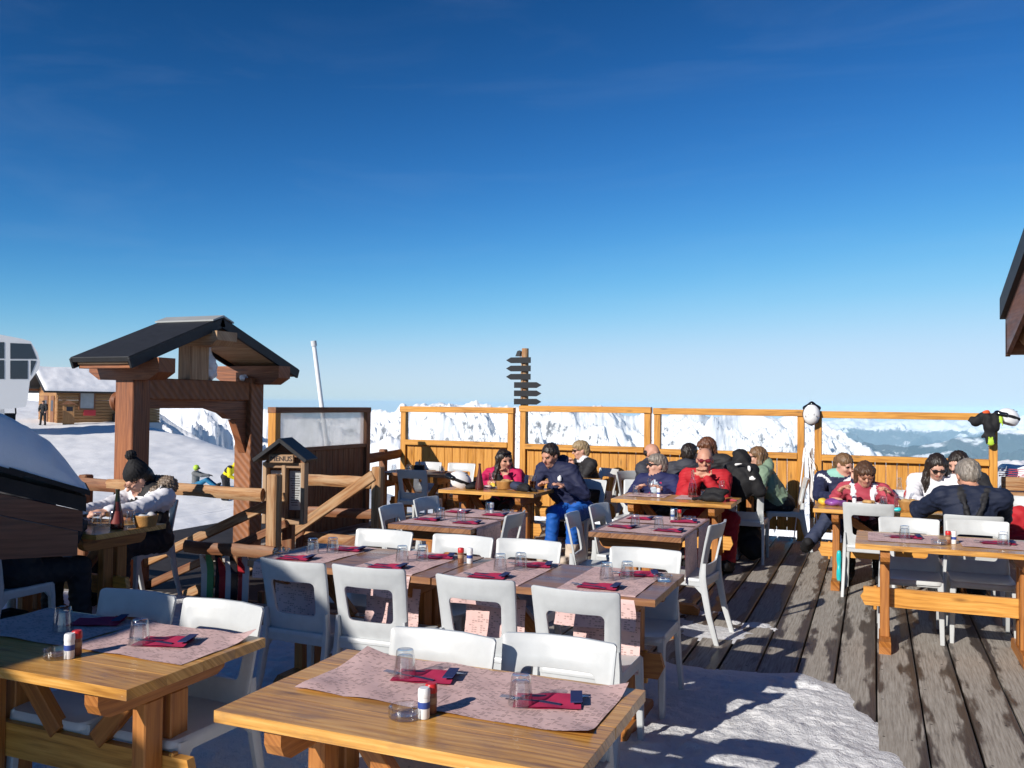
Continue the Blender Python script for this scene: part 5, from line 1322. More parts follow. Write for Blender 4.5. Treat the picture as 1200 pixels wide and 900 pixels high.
m = MB(); m.sweep([(-.45, 0, .08), (0, .03, .085), (.5, .06, .08)], [.075, .08, .075], 12); lg = m.build('log', M['rail'], None, auto=50, loc=(-5.25, 4.42, 0), rot=.35); tag(lg, 'brown log lying on the snow under the railing-side table', 'log')
bag('hung_jacket', 'red jacket hanging through the chair back at the right edge', 'jacket', [('e', (1.28, 9.62, .60), (.13, .07, .16)), ('e', (1.30, 9.54, .42), (.16, .14, .10)), ('c', (1.22, 9.6, .62), (1.24, 9.58, .35), .07, .05)], ['redj'])
bag('water_bottle', 'turquoise bottle standing under the right-hand party table', 'bottle', [('c', (-.30, 8.70, .06), (-.30, 8.70, .34), .022, .022)], ['cyan'], origin=.04)
bag('water_bottle', 'turquoise case lying on the right-hand party table edge', 'case', [('c', (.13, 8.56, .775), (.20, 8.55, .775), .022, .022)], ['cyan'])
# ------------------------------------------------------------------ people
def vec(*a): return np.array(a, float)
def rotm(yaw, pitch, roll=0):
    """columns: right, forward, up of a head looking along yaw (0 = +Y, clockwise)"""
    f = vec(math.sin(yaw) * math.cos(pitch), math.cos(yaw) * math.cos(pitch), math.sin(pitch)); r = vec(math.cos(yaw), -math.sin(yaw), 0); u = np.cross(r, f)
    if roll: r, u = r * math.cos(roll) + u * math.sin(roll), u * math.cos(roll) - r * math.sin(roll)
    return np.stack([r, f, u], 1)
SK, TOP, BOT, SHOE, EYE, LIP, AUX, AUX2 = range(8)
def hand(b, w, d, up, side, s=1.0, curl=.5, lab=SK):
    """hand from wrist w along d, back of the hand towards up; side +1 right hand, -1 left"""
    d = d / np.linalg.norm(d); up = up - d * (up @ d); up = up / np.linalg.norm(up); r = np.cross(d, up) * side
    b.ell(w + d * .045 * s, (.040 * s, .048 * s, .018 * s), lab, .015, np.stack([r, d, up], 1))
    for k, (o, L) in enumerate(((-.030, .060), (-.010, .072), (.010, .068), (.029, .054))):
        p0 = w + d * .082 * s - r * o * s; a1 = curl * .6; a2 = curl * 1.5
        d1 = d * math.cos(a1) - up * math.sin(a1); d2 = d * math.cos(a2) - up * math.sin(a2)
        p1 = p0 + d1 * L * .5 * s; p2 = p1 + d2 * L * .5 * s
        b.cap(p0 - d * .02 * s, p1, .0100 * s, .0095 * s, lab, .004); b.cap(p1, p2, .0095 * s, .0085 * s, lab, .004)
    t0 = w + d * .03 * s + r * .032 * s; t1 = t0 + (d * .55 + r * .75 - up * .35) * .035 * s; t2 = t1 + (d * .9 + r * .2 - up * .4) * .030 * s
    b.cap(t0, t1, .013 * s, .011 * s, lab, .008); b.cap(t1, t2, .011 * s, .009 * s, lab, .004)
def limb(A, Bp, l1, l2, pole):
    d = Bp - A; L = np.linalg.norm(d); 
    if L > (l1 + l2) * .985: k = L / ((l1 + l2) * .985); l1 *= k; l2 *= k
    n = d / L; x = (l1 * l1 - l2 * l2 + L * L) / (2 * L); h = math.sqrt(max(0, l1 * l1 - x * x)); p = pole - n * (pole @ n); p = p / max(np.linalg.norm(p), 1e-6)
    return A + n * x + p * h
MOB = {}
def person(label, hip, face, head, look, pitch, hands, mats, s=1.0, hair=None, legs='sit', puff=0.0, sleeve=None, feet=None, knees=None, roll=0, shades=None, hood=False, collar=None, extra=None, hcurl=(.55, .55), hdir=(None, None), gloves=False, h=.0105, hip_z=.52, shw=.185, group='diners on the terrace', cloth_z=None, neck=True, hat=None, female=False, stand=False, cast=None, zipc=False):
    f = vec(math.sin(R(face)), math.cos(R(face)), 0); r = vec(math.cos(R(face)), -math.sin(R(face)), 0); up = vec(0, 0, 1)
    H0 = vec(hip[0], hip[1], hip_z); C = vec(*head); HM = rotm(R(look), R(pitch), R(roll)); hr, hf, hu = HM.T
    nb = C - hu * .135 * s - hf * .025 * s                       # base of the neck
    ax = nb - H0; sp = ax / np.linalg.norm(ax)
    tf = f - sp * (f @ sp); tf /= np.linalg.norm(tf)
    b = Blob(); P = puff
    TM = np.stack([r, tf, sp], 1)
    b.ell(H0 + f * .0, ((.175 + P) * s, (.135 + P) * s, .13 * s), BOT, .05, np.stack([r, f, up], 1))
    b.ell(H0 + ax * .30, ((.150 + P) * s, (.112 + P) * s, .15 * s), TOP, .06, TM)
    b.ell(H0 + ax * .62 + tf * .012, ((.165 + P) * s, (.118 + P) * s, .17 * s), TOP, .06, TM)
    if female: b.ell(H0 + ax * .60 + tf * .075, (.12 * s, .06 * s, .07 * s), TOP, .05, TM)
    sh = [nb - sp * .055 * s + q * r * shw * s for q in (-1, 1)]
    b.cap(sh[0] + r * .02, sh[1] - r * .02, (.066 + P) * s, None, TOP, .05)
    b.cap(nb - sp * .02, (sh[0] + nb) / 2 + sp * .0, .055 * s, .058 * s, TOP, .05); b.cap(nb - sp * .02, (sh[1] + nb) / 2, .055 * s, .058 * s, TOP, .05)
    b.cap(nb - sp * .03, C - hu * .05 * s - hf * .01 * s, .054 * s, .050 * s, SK, .02)
    if collar: b.cap(nb - r * .03 - sp * .005, nb + r * .03 - sp * .005, (.062 + collar) * s, None, TOP, .03)
    # head
    b.ell(C + hu * .022 * s - hf * .012 * s, (.076 * s, .096 * s, .092 * s), SK, .02, HM)
    b.ell(C - hu * .045 * s + hf * .022 * s, (.058 * s, .070 * s, .075 * s), SK, .03, HM)
    b.ell(C - hu * .093 * s + hf * .060 * s, (.026 * s, .024 * s, .020 * s), SK, .02, HM)
    b.cap(C + hf * .082 * s + hu * .006 * s, C + hf * .112 * s - hu * .030 * s, .010 * s, .0155 * s, SK, .012)
    b.cap(C + hf * .076 * s + hu * .022 * s - hr * .04 * s, C + hf * .076 * s + hu * .022 * s + hr * .04 * s, .013 * s, None, SK, .015)
    for q in (-1, 1):
        b.ell(C + hr * q * .078 * s - hf * .008 * s - hu * .012 * s, (.010 * s, .022 * s, .032 * s), SK, .008, HM)
        b.ell(C + hr * q * .042 * s + hf * .066 * s - hu * .030 * s, (.024 * s, .02 * s, .02 * s), SK, .02, HM)
        b.ell(C + hr * q * .031 * s + hf * .099 * s + hu * .0 * s, (.017 * s, .012 * s, .011 * s), SK, .012, HM, sub=True)
        b.ell(C + hr * q * .031 * s + hf * .083 * s - hu * .0 * s, (.013 * s, .009 * s, .0085 * s), EYE, .003, HM)
    b.cap(C + hf * .086 * s - hu * .064 * s - hr * .018 * s, C + hf * .086 * s - hu * .064 * s + hr * .018 * s, .0085 * s, None, LIP, .006)
    # arms: sh[0] is the left arm
    ar = (.050 + P * .9) * s; slv = TOP if sleeve is None else sleeve
    for i, q in ((0, -1), (1, 1)):
        hd = hands[i] if hands and hands[i] is not None else H0 + f * .40 * s + r * q * .16 + up * .27
        w = vec(*hd); 
        pole = r * q * .75 - f * .25 - up * .9
        if hands and len(hands) > 2 and hands[2] is not None: pole = hands[2][i] if isinstance(hands[2], (list, tuple)) else hands[2]
        e = limb(sh[i], w, .285 * s, .25 * s, np.array(pole, float))
        b.cap(sh[i], e, ar * 1.12, ar * .95, slv, .03); b.cap(e, w + (e - w) * .08, ar * .95, (.034 + P * .6) * s, slv, .02)
        b.cap(w + (e - w) * .12, w, .027 * s, .025 * s, SK, .012)
        dd = (w - e) if hdir[i] is None else np.array(hdir[i], float)
        hand(b, w + (w - e) / np.linalg.norm(w - e) * .005, dd, up + .2 * r * q if abs(dd[2]) < .8 * np.linalg.norm(dd) else -f, q, s, hcurl[i], SK if not gloves else SHOE)
    # legs
    lr = (.078 + P * .5) * s
    for i, q in ((0, -1), (1, 1)):
        hj = H0 + r * q * .095 * s - up * .02
        if legs == 'sit':
            k = vec(*knees[i]) if knees and knees[i] is not None else hj + f * .42 * s + r * q * .04 + up * .0
            an = vec(*feet[i]) if feet and feet[i] is not None else k + f * .02 + r * q * .01 - up * (k[2] - .10)
        else:
            an = vec(*feet[i]); k = vec(*knees[i]) if knees else (hj + an) / 2 + f * .03
        b.cap(hj, k, lr * 1.12, lr * .82, BOT, .04); b.cap(k, an + (k - an) * .06, lr * .82, lr * .72, BOT, .03)
        sd = k - an; sd /= np.linalg.norm(sd); ff = f - sd * (f @ sd); ff /= np.linalg.norm(ff)
        b.cap(an + sd * .12, an - sd * .03, .064 * s, .062 * s, SHOE, .02); b.cap(an - sd * .045 - ff * .04, an - sd * .05 + ff * .16 * s, .054 * s, .048 * s, SHOE, .03)
        if cast: pass
    if zipc:
        for t0_, t1_ in ((.30, .60), (.60, .90)): b.cap(H0 + ax * t0_ + tf * (.118 + P), H0 + ax * t1_ + tf * ((.130 if t1_ < .8 else .085) + P), .009, None, AUX2, .003)
    if hood: b.ell(nb - tf * .10 * s - sp * .01, (.12 * s, .07 * s, .08 * s), TOP, .05, TM)
    fr = dict(C=C, nb=nb, sp=sp, tf=tf, r=r, f=f, up=up, H0=H0, ax=ax, HM=HM, hr=hr, hf=hf, hu=hu, sh=sh, s=s, b=b, P=P, TM=TM)
    if extra: extra(fr)
    og = (hip[0], hip[1], cloth_z or 0)
    ml = [M[k] for k in (list(mats) + ['eye', 'lip', 'white', 'black'])[:4]] + [M['eye'], M['lip']] + [M[k] for k in list(mats[4:6]) + ['white', 'black'][len(mats[4:6]):]]
    sd = rnd.uniform(0, 20)
    folds = lambda X: (.0062 * np.sin(X[..., 0] * 38 + 9 * np.sin(X[..., 2] * 13 + sd)) * np.sin(X[..., 2] * 44 + 7 * np.sin(X[..., 1] * 17)) * (np.linalg.norm(X - C, axis=-1) > .17 * s))
    o = b.build('person', ml, h, None, og, folds, og); tag(o, label, 'person', group)
    fr['o'] = o; fr['og'] = np.array(og)
    if hair: make_hair(fr, *hair)
    if hat: hat(fr)
    if shades: make_shades(fr, shades)
    return fr
def part(fr, name, blob, mats, h=.009, noise=None):
    return blob.build(name, [M[k] for k in mats] if isinstance(mats, (list, tuple)) else M[mats], h, fr['o'], tuple(fr['og']), noise)
def strand(fr, amp=.0075, fq=70):
    C, hu = fr['C'], fr['hu']
    return lambda X: amp * np.sin(np.arctan2((X - C) @ fr['hr'], (X - C) @ fr['hf'] + .03) * fq * .45 + 4 * np.sin(((X - C) @ hu) * 26)) * .6 + amp * .5 * np.sin(X[..., 0] * 130 + X[..., 1] * 90) * np.sin(X[..., 2] * 60)
def make_hair(fr, kind, mat):
    C, hf, hu, hr, HM, s = (fr[k] for k in ('C', 'hf', 'hu', 'hr', 'HM', 's')); b = Blob(); nb = fr['nb']
    if kind != 'bald': b.ell(C + hu * .034 * s - hf * .018 * s, (.086 * s, .103 * s, .094 * s), 0, .02, HM)
    if kind == 'short':
        b.ell(C + hu * .06 * s + hf * .03 * s, (.07 * s, .07 * s, .055 * s), 0, .03, HM)
        b.ell(C - hf * .055 * s - hu * .02 * s, (.07 * s, .055 * s, .06 * s), 0, .03, HM)
        b.ell(C + hf * .085 * s - hu * .035 * s, (.080 * s, .085 * s, .082 * s), 0, .015, HM, sub=True)
    elif kind == 'crop':
        b.ell(C - hf * .06 * s - hu * .015 * s, (.066 * s, .045 * s, .05 * s), 0, .03, HM)
        b.ell(C + hf * .085 * s - hu * .030 * s, (.080 * s, .080 * s, .088 * s), 0, .012, HM, sub=True)
    elif kind == 'bald':
        b.ell(C - hf * .03 * s - hu * .005 * s, (.0815 * s, .086 * s, .055 * s), 0, .02, HM); b.ell(C + hf * .06 * s, (.1 * s, .075 * s, .12 * s), 0, .01, HM, sub=True)
        b.ell(C + hu * .075 * s, (.1 * s, .12 * s, .055 * s), 0, .01, HM, sub=True)
    elif kind == 'pixie':
        b.ell(C + hu * .062 * s + hf * .02 * s, (.085 * s, .088 * s, .065 * s), 0, .03, HM); b.ell(C - hf * .06 * s - hu * .02 * s, (.078 * s, .06 * s, .075 * s), 0, .03, HM)
        b.ell(C + hf * .092 * s - hu * .045 * s, (.072 * s, .075 * s, .085 * s), 0, .02, HM, sub=True)
    elif kind == 'bob':
        for q in (-1, 1): b.cap(C + hr * q * .074 * s - hf * .015 * s + hu * .03 * s, C + hr * q * .076 * s - hf * .01 * s - hu * .085 * s, .030 * s, .026 * s, 0, .03)
        b.cap(C - hf * .07 * s, C - hf * .06 * s - hu * .10 * s, .06 * s, .05 * s, 0, .03); b.ell(C + hu * .045 * s + hf * .068 * s, (.065 * s, .035 * s, .04 * s), 0, .03, HM)
        b.ell(C + hf * .095 * s - hu * .050 * s, (.054 * s, .07 * s, .085 * s), 0, .015, HM, sub=True)
    elif kind in ('long', 'tied', 'up'):
        n = 5 if kind == 'long' else 0
        for q in (-1, 1):
            if kind == 'long':
                p0 = C + hr * q * .072 * s - hf * .02 * s + hu * .03 * s; p1 = C + hr * q * .082 * s - hf * .012 * s - hu * .09 * s; p2 = fr['nb'] + fr['r'] * 0 + hr * q * .085 * s + fr['tf'] * .05 * s - fr['sp'] * .02; p3 = p2 + fr['tf'] * .03 - fr['sp'] * .13 * s
                b.cap(p0, p1, .034 * s, .032 * s, 0, .03); b.cap(p1, p2, .032 * s, .036 * s, 0, .03); b.cap(p2, p3, .036 * s, .020 * s, 0, .03)
        b.cap(C - hf * .06 * s, fr['nb'] - fr['tf'] * .065 * s - fr['sp'] * (.04 if kind == 'long' else -.03) * s, .07 * s, .06 * s if kind == 'long' else .03, 0, .03)
        if kind == 'long': b.cap(fr['nb'] - fr['tf'] * .06 * s, fr['nb'] - fr['tf'] * .07 * s - fr['sp'] * .14 * s, .07 * s, .04 * s, 0, .03)
        if kind == 'tied': b.cap(C - hf * .10 * s, C - hf * .12 * s - hu * .10 * s, .035 * s, .02 * s, 0, .03)
        b.ell(C + hf * .100 * s - hu * .035 * s, (.060 * s, .08 * s, .085 * s), 0, .018, HM, sub=True)
    part(fr, 'hair', b, mat, .0085, strand(fr))
def make_shades(fr, kind):
    C, hf, hu, hr, s = (fr[k] for k in ('C', 'hf', 'hu', 'hr', 's')); o = hu * (.004 if kind != 'hair' else .085) + hf * (0 if kind != 'hair' else -.035); big = {'small': .8, 'hair': 1.0}.get(kind, 1.0)
    b = Blob()
    for q in (-1, 1):
        b.ell(C + (o + hr * q * .033 + hf * .104) * s, (.030 * s * big, .008 * s, .021 * s * big), 0, .006, fr['HM'])
        b.cap(C + (o + hr * q * .060 + hf * .096 + hu * .006) * s, C + (o + hr * q * .080 - hf * .0 + hu * .006) * s, .0055 * s, None, 0, .006)
    b.cap(C + (o - hr * .015 + hf * .110 + hu * .006) * s, C + (o + hr * .015 + hf * .110 + hu * .006) * s, .005 * s, None, 0, .006)
    part(fr, 'sunglasses' if kind != 'small' else 'glasses', b, 'redlens' if kind in ('red',) else ('pepper' if kind == 'small' else 'lens'), .0055)
def beanie(fr):
    C, hf, hu, hr, HM, s = (fr[k] for k in ('C', 'hf', 'hu', 'hr', 'HM', 's')); b = Blob()
    b.ell(C + hu * .055 * s - hf * .02 * s, (.089 * s, .107 * s, .098 * s), 0, .02, HM); b.cap(C + hu * .09 * s - hf * .04 * s, C + hu * .15 * s - hf * .058 * s, .066 * s, .042 * s, 0, .05)
    b.ell(C - hu * .06 * s + hf * .02 * s, (.16 * s, .18 * s, .085 * s), 0, .02, HM, sub=True)
    part(fr, 'beanie', b, 'black', .009, lambda X: .004 * np.sin(np.arctan2((X - C) @ hr, (X - C) @ hf) * 22))
    p = Blob(); p.ell(C + hu * .205 * s - hf * .068 * s, .044 * s); part(fr, 'bobble', p, 'black', .006, lambda X: .006 * np.sin(X[..., 0] * 230 + 40 * X[..., 2]) * np.sin(X[..., 1] * 250 + 3) + .004 * np.sin(X[..., 2] * 310 + X[..., 0] * 190))

# the diner in the white jacket
def x_white(fr):
    b, nb, tf, sp, r, s = (fr[k] for k in ('b', 'nb', 'tf', 'sp', 'r', 's'))
    b.cap(nb - sp * .06 - r * .13, nb - sp * .06 + r * .13, .098, None, AUX, .04)
    b.ell(fr['H0'] + fr['ax'] * .86 - tf * .02, (.19, .13, .08), AUX, .05, fr['TM'])
fr = person('diner in a white and black ski jacket and black bobble hat reaching over the table', (-5.58, 5.64), 184, (-5.53, 5.42, 1.03), 208, -34, [(-5.38, 4.98, .83), (-5.58, 4.92, .83)], ['skin', 'black2', 'black2', 'black', 'whitej'], s=.96, puff=.022, sleeve=AUX, zipc=True, hair=('tied', 'h_dark'), hat=beanie, shades='small', extra=x_white, collar=.03, roll=0)
b = Blob(); C, nb, tf, sp, r = (fr[k] for k in ('C', 'nb', 'tf', 'sp', 'r'))
b.cap(nb + r * .11 + tf * .03, nb + r * .12 - tf * .08, .055, None, 0, .04); b.cap(nb - r * .11 + tf * .03, nb - r * .12 - tf * .08, .055, None, 0, .04); b.cap(nb + r * .12 - tf * .09 + sp * .02, nb - r * .12 - tf * .09 + sp * .02, .075, None, 0, .04)
part(fr, 'fur_trim', b, 'fur', .009, lambda X: .009 * np.sin(X[..., 0] * 190 + 60 * X[..., 2]) * np.sin(X[..., 1] * 170 + 30 * X[..., 0]) + .006 * np.sin(X[..., 2] * 260 + 90 * X[..., 1]))
# dark diner under the booth roof
person('dark-clothed diner half hidden by the booth roof, back to us', (-5.30, 4.12), 2, (-5.30, 4.24, 1.14), 5, -12, [(-5.42, 4.55, .80), (-5.16, 4.55, .80)], ['skin', 'black2', 'black2', 'black'], puff=.03, hair=('short', 'h_dark'), hood=True)
# the couple
def x_pink(fr):
    b = fr['b']; c = fr['H0'] + fr['ax'] * .66 + fr['tf'] * .125; b.ell(c, (.045, .03, .16), AUX, .02, fr['TM'])
person('woman in an open pink jacket resting her chin on her hand', (-3.98, 9.46), 178, (-3.93, 9.28, 1.035), 128, -8, [(-3.86, 9.17, .845), (-3.98, 8.98, .79), [vec(.45, -.7, -1.2), vec(-.8, -.1, -.6)]], ['skin2', 'pink', 'black2', 'black', 'black2'], s=.97, puff=.016, hair=('long', 'h_dark'), shades='hair', extra=x_pink, hcurl=(1.3, .5), hdir=(vec(-.3, 0, 1), None), female=True, collar=.012, roll=-6)
def x_navy(fr):
    b = fr['b']; c = fr['H0'] + fr['ax'] * .84 + fr['tf'] * .140 - fr['r'] * .08; b.ell(c, (.028, .014, .035), AUX, .006, fr['TM'])
person('man in a navy hoodie and bright blue ski trousers looking down', (-3.03, 9.26), 192, (-3.29, 9.06, 1.12), 202, -20, [(-3.06, 8.88, .80), (-3.34, 8.92, .80)], ['skin2', 'navy', 'blue', 'beige', 'white'], s=1.04, puff=.016, hair=('crop', 'h_dark'), extra=x_navy, hood=True, collar=.015, feet=[(-2.93, 8.76, .09), (-3.20, 8.84, .09)], knees=[(-2.93, 8.80, .52), (-3.17, 8.86, .52)])
def x_blonde(fr):
    b = fr['b']; b.cap(fr['nb'] - fr['r'] * .03, fr['nb'] + fr['r'] * .03, .060, None, AUX, .02)
person('short-haired blonde diner in a black jacket with folded hands at the chin', (-3.38, 11.0), 222, (-3.52, 10.86, 1.09), 238, -6, [(-3.60, 10.76, .88), (-3.63, 10.79, .885), [vec(.2, -.3, -1), vec(-.5, .3, -1)]], ['skin', 'black2', 'black2', 'black', 'whitej'], s=.98, puff=.012, hair=('pixie', 'h_blond'), shades='sun', extra=x_blonde, hcurl=(1.2, 1.2), hdir=(vec(0, -.1, 1), vec(0, -.1, 1)), female=True)
# the crowded tables
person('bald man in a dark jacket behind the older woman in navy', (-2.68, 10.80), 100, (-2.53, 10.66, 1.09), 108, -8, [(-2.25, 10.62, .80), (-2.28, 10.46, .80)], ['skin2', 'char', 'black2', 'black'], s=1.02, puff=.022, zipc=True, hair=('bald', 'h_dark'), collar=.015)
def x_lav(fr):
    b = fr['b']; b.ell(fr['H0'] + fr['ax'] * .74 + fr['tf'] * .118, (.05, .03, .10), AUX, .015, fr['TM'])
    for q in (-1, 1): b.cap(fr['nb'] + fr['r'] * q * .05 + fr['tf'] * .05, fr['H0'] + fr['ax'] * .62 + fr['tf'] * .14 + fr['r'] * q * .055, .018, .014, AUX2, .01)
person('older woman in a navy jacket with magenta lining and dark sunglasses', (-2.20, 9.58), 182, (-2.18, 9.42, 1.03), 236, 4, [(-2.06, 9.13, .79), (-2.32, 9.13, .79)], ['skin', 'purple', 'black2', 'black', 'ltblue', 'pink'], s=.97, puff=.024, hair=('pixie', 'h_grey'), shades='sun', extra=x_lav, collar=.012)
person('dark-haired person in a puffer jacket seen from behind', (-1.97, 9.90), 2, (-1.95, 10.02, 1.13), 12, -6, [(-2.12, 10.30, .80), (-1.80, 10.30, .80)], ['skin', 'char', 'black2', 'black'], s=1.0, puff=.032, hair=('short', 'h_dark'), hood=True, collar=.02)
def x_red(fr):
    b = fr['b']
    for q in (-1, 1): b.cap(fr['sh'][0 if q < 0 else 1] + fr['sp'] * .05 - fr['r'] * q * .02, fr['nb'] + fr['r'] * q * .06 - fr['sp'] * .01, .048, .05, AUX, .03)
    b.ell(fr['H0'] + fr['ax'] * .60 + fr['tf'] * .135, (.05, .03, .13), AUX, .02, fr['TM'])
person('bald man in a red ski suit and red sunglasses with hands clasped at his chin', (-1.62, 9.50), 184, (-1.65, 9.32, 1.115), 172, -6, [(-1.60, 9.15, .925), (-1.685, 9.15, .925), [vec(.7, -.5, -1.3), vec(-.7, -.5, -1.3)]], ['skin2', 'redj', 'redp', 'black', 'black2'], s=1.05, puff=.026, hair=('bald', 'h_grey'), shades='red', extra=x_red, hcurl=(1.3, 1.3), hdir=(vec(-.15, 0, 1), vec(.15, 0, 1)), feet=[(-1.36, 9.02, .10), (-1.72, 9.0, .10)], knees=[(-1.34, 9.14, .52), (-1.76, 9.1, .52)])
person('auburn-haired person at the fence behind the man in red', (-1.93, 11.18), 185, (-1.93, 11.0, 1.17), 250, -20, [(-1.8, 10.75, .80), (-2.06, 10.75, .80)], ['skin', 'black2', 'black2', 'black'], s=1.0, puff=.02, hair=('bob', 'h_auburn'))
person('long-haired diner in a sage green pullover leaning over the table', (-1.02, 10.98), 258, (-1.29, 10.74, 1.085), 250, -4, [(-1.40, 10.60, .79), (-1.42, 10.72, .79)], ['skin', 'sage', 'black2', 'black'], s=1.0, puff=.014, hair=('long', 'h_light'), shades='sun', hood=True, female=True)
# right-hand party
def x_child(fr):
    b = fr['b']
    for q in (-1, 1): b.cap(fr['sh'][0 if q < 0 else 1] + fr['sp'] * .03 + fr['tf'] * .05, fr['nb'] + fr['tf'] * .05 - fr['sp'] * .05 + fr['r'] * q * .06, .035, .03, AUX, .015)
    b.cap(fr['nb'] - fr['r'] * .05, fr['nb'] + fr['r'] * .05, .062, None, AUX2, .02)
person('young diner in a navy and white ski jacket with a hand at the mouth', (-.34, 9.74), 186, (-.28, 9.52, 1.10), 128, -22, [(-.185, 9.42, .945), (-.38, 9.2, .79), [vec(.6, -.2, -1), vec(-.7, .0, -.6)]], ['skin', 'navy', 'jeans', 'black', 'whitej', 'mint'], s=.92, puff=.02, hair=('tied', 'h_light'), extra=x_child, hcurl=(1.1, .4), hdir=(vec(.1, .1, 1), None), feet=[(-.30, 9.28, .10), (-.60, 9.20, .33)], knees=[(-.26, 9.32, .52), (-.43, 9.36, .56)])
def x_coral(fr):
    b, H0, ax, tf, r, sp, nb = (fr[k] for k in ('b', 'H0', 'ax', 'tf', 'r', 'sp', 'nb'))
    for q in (-1, 1):
        b.cap(nb + r * q * .095 + sp * .015 + tf * .03, H0 + ax * .74 + tf * .155 + r * q * .085, .020, .020, AUX, .004); b.cap(H0 + ax * .74 + tf * .155 + r * q * .085, H0 + ax * .30 + tf * .150 + r * q * .075, .020, .020, AUX, .004)
    b.cap(nb - r * .03 + tf * .02, nb + r * .03 + tf * .02, .060, None, TOP, .02)
person('diner in a coral sweater with white braces holding knife and fork', (-.09, 9.60), 180, (-.085, 9.36, 1.025), 168, -20, [(.13, 9.14, .86), (-.31, 9.14, .86)], ['skin2', 'coral', 'black2', 'black', 'whitej'], s=1.0, puff=.010, hair=('bob', 'h_brown'), shades='small', extra=x_coral, hcurl=(1.0, 1.0))
def x_white2(fr):
    b = fr['b']
    for q in (-1, 1): b.ell(fr['sh'][0 if q < 0 else 1] - fr['sp'] * .17 + fr['r'] * q * .03 + fr['f'] * .03, (.075, .085, .10), AUX, .03)
    b.cap(fr['nb'] - fr['r'] * .03, fr['nb'] + fr['r'] * .03, .062, None, AUX2, .02)
person('dark-haired woman in dark sunglasses and a white and red jacket', (.58, 9.74), 186, (.565, 9.46, 1.115), 172, -26, [(.70, 9.12, .80), (.44, 9.12, .80)], ['skin', 'whitej', 'black2', 'black', 'redj', 'ltblue'], s=1.0, puff=.018, hair=('long', 'h_dark'), shades='sun', extra=x_white2, female=True)
person('dark-haired person mostly hidden behind the grey-haired man', (.86, 10.45), 200, (.80, 10.12, 1.12), 215, -20, [(.9, 10.0, .80), (.6, 10.0, .80)], ['skin', 'black2', 'black2', 'black'], s=1.0, puff=.016, hair=('long', 'h_dark'))
def x_brace(fr):
    b, H0, ax, tf, r, sp, nb = (fr[k] for k in ('b', 'H0', 'ax', 'tf', 'r', 'sp', 'nb')); mid = H0 + ax * .36 - tf * .150
    for q in (-1, 1):
        p1 = H0 + ax * .74 - tf * .150 + r * q * .07; b.cap(nb + r * q * .10 + sp * .0 - tf * .06, p1, .020, .020, AUX, .003); b.cap(p1, mid, .020, .020, AUX, .003)
person('grey-haired man in a navy jersey with dark braces, back to us', (.70, 8.10), -4, (.73, 8.28, 1.12), -14, -26, [(.34, 8.66, .81), (.86, 8.68, .81)], ['skin2', 'midnight', 'char', 'black', 'black2'], s=1.10, puff=.018, hair=('short', 'h_grey'), extra=x_brace, shw=.205)

# people out on the snow
gz = lambda px, d: ground_z(px, d)
p = bearing(231, 37, 0); z0 = gz(231, 37) 
pf = R(66)
def at(f_, r_, z, face, base): return (base.x + math.sin(face) * f_ + math.cos(face) * r_, base.y + math.cos(face) * f_ - math.sin(face) * r_, base.z + z)
B = Vector((p.x, p.y, z0))
sit = person('snowboarder in grey jacket and blue trousers sitting on the snow', (B.x, B.y), 66, at(.02, 0, .80, pf, B), 66, 0, [at(.52, -.1, .52, pf, B), at(.55, .12, .55, pf, B)], ['skin', 'grey', 'teal', 'black'], hip_z=z0 + .14, puff=.03, knees=[at(.45, -.12, .36, pf, B), at(.45, .12, .36, pf, B)], feet=[at(.80, -.12, .10, pf, B), at(.80, .12, .10, pf, B)], gloves=True, h=.016, cloth_z=z0, group='people out on the snow')
hb = Blob(); hb.ell(sit['C'] + vec(0, 0, .03), (.115, .125, .12)); hb.ell(sit['C'] + sit['hf'] * .11 - vec(0, 0, .03), (.075, .07, .08), 0, .01, None, True); part(sit, 'helmet', hb, 'lime', .012)
gb = Blob(); gb.ell(sit['C'] + sit['hf'] * .10 + vec(0, 0, .01), (.07, .05, .035)); part(sit, 'goggles', gb, 'lens', .01)
q = at(.85, 0, .06, pf, B); m = MB(); m.sweep([(-.02, -.75, .10), (0, -.6, .02), (0, .6, .02), (-.02, .75, .10)], [.13, .14, .14, .12], 12, flat=(1, .12), up=(0, 0, 1)); sb = m.build('snowboard', M['teal'], None, auto=50, loc=q, rot=-pf); tag(sb, 'blue snowboard at the feet of the sitting snowboarder', 'snowboard')
p = bearing(266, 34, 0); z1 = gz(266, 34); B = Vector((p.x, p.y, z1)); pf = R(75)
yl = person('skier in a yellow and black jacket bending forward', (B.x, B.y), 75, at(.38, 0, 1.28, pf, B), 80, -55, [at(.50, -.18, .80, pf, B), at(.48, .18, .80, pf, B)], ['skin', 'yellow', 'black2', 'black', 'black2'], hip_z=z1 + .86, legs='stand', feet=[at(.02, -.16, .10, pf, B), at(.02, .16, .10, pf, B)], puff=.035, gloves=True, h=.016, cloth_z=z1, group='people out on the snow', extra=lambda fr: [fr['b'].cap(fr['sh'][i] + fr['sp'] * .03, fr['sh'][i] - fr['sp'] * .12 - fr['tf'] * .04, .088, .085, AUX, .02) for i in (0, 1)])
hb = Blob(); hb.ell(yl['C'] + yl['hu'] * .03, (.12, .12, .12)); hb.ell(yl['C'] + yl['hf'] * .12, (.08, .07, .09), 0, .01, None, True); part(yl, 'helmet', hb, 'yellow', .012)
p = bearing(51, 70, 0); z2 = gz(51, 70); B = Vector((p.x, p.y, z2)); pf = R(150)
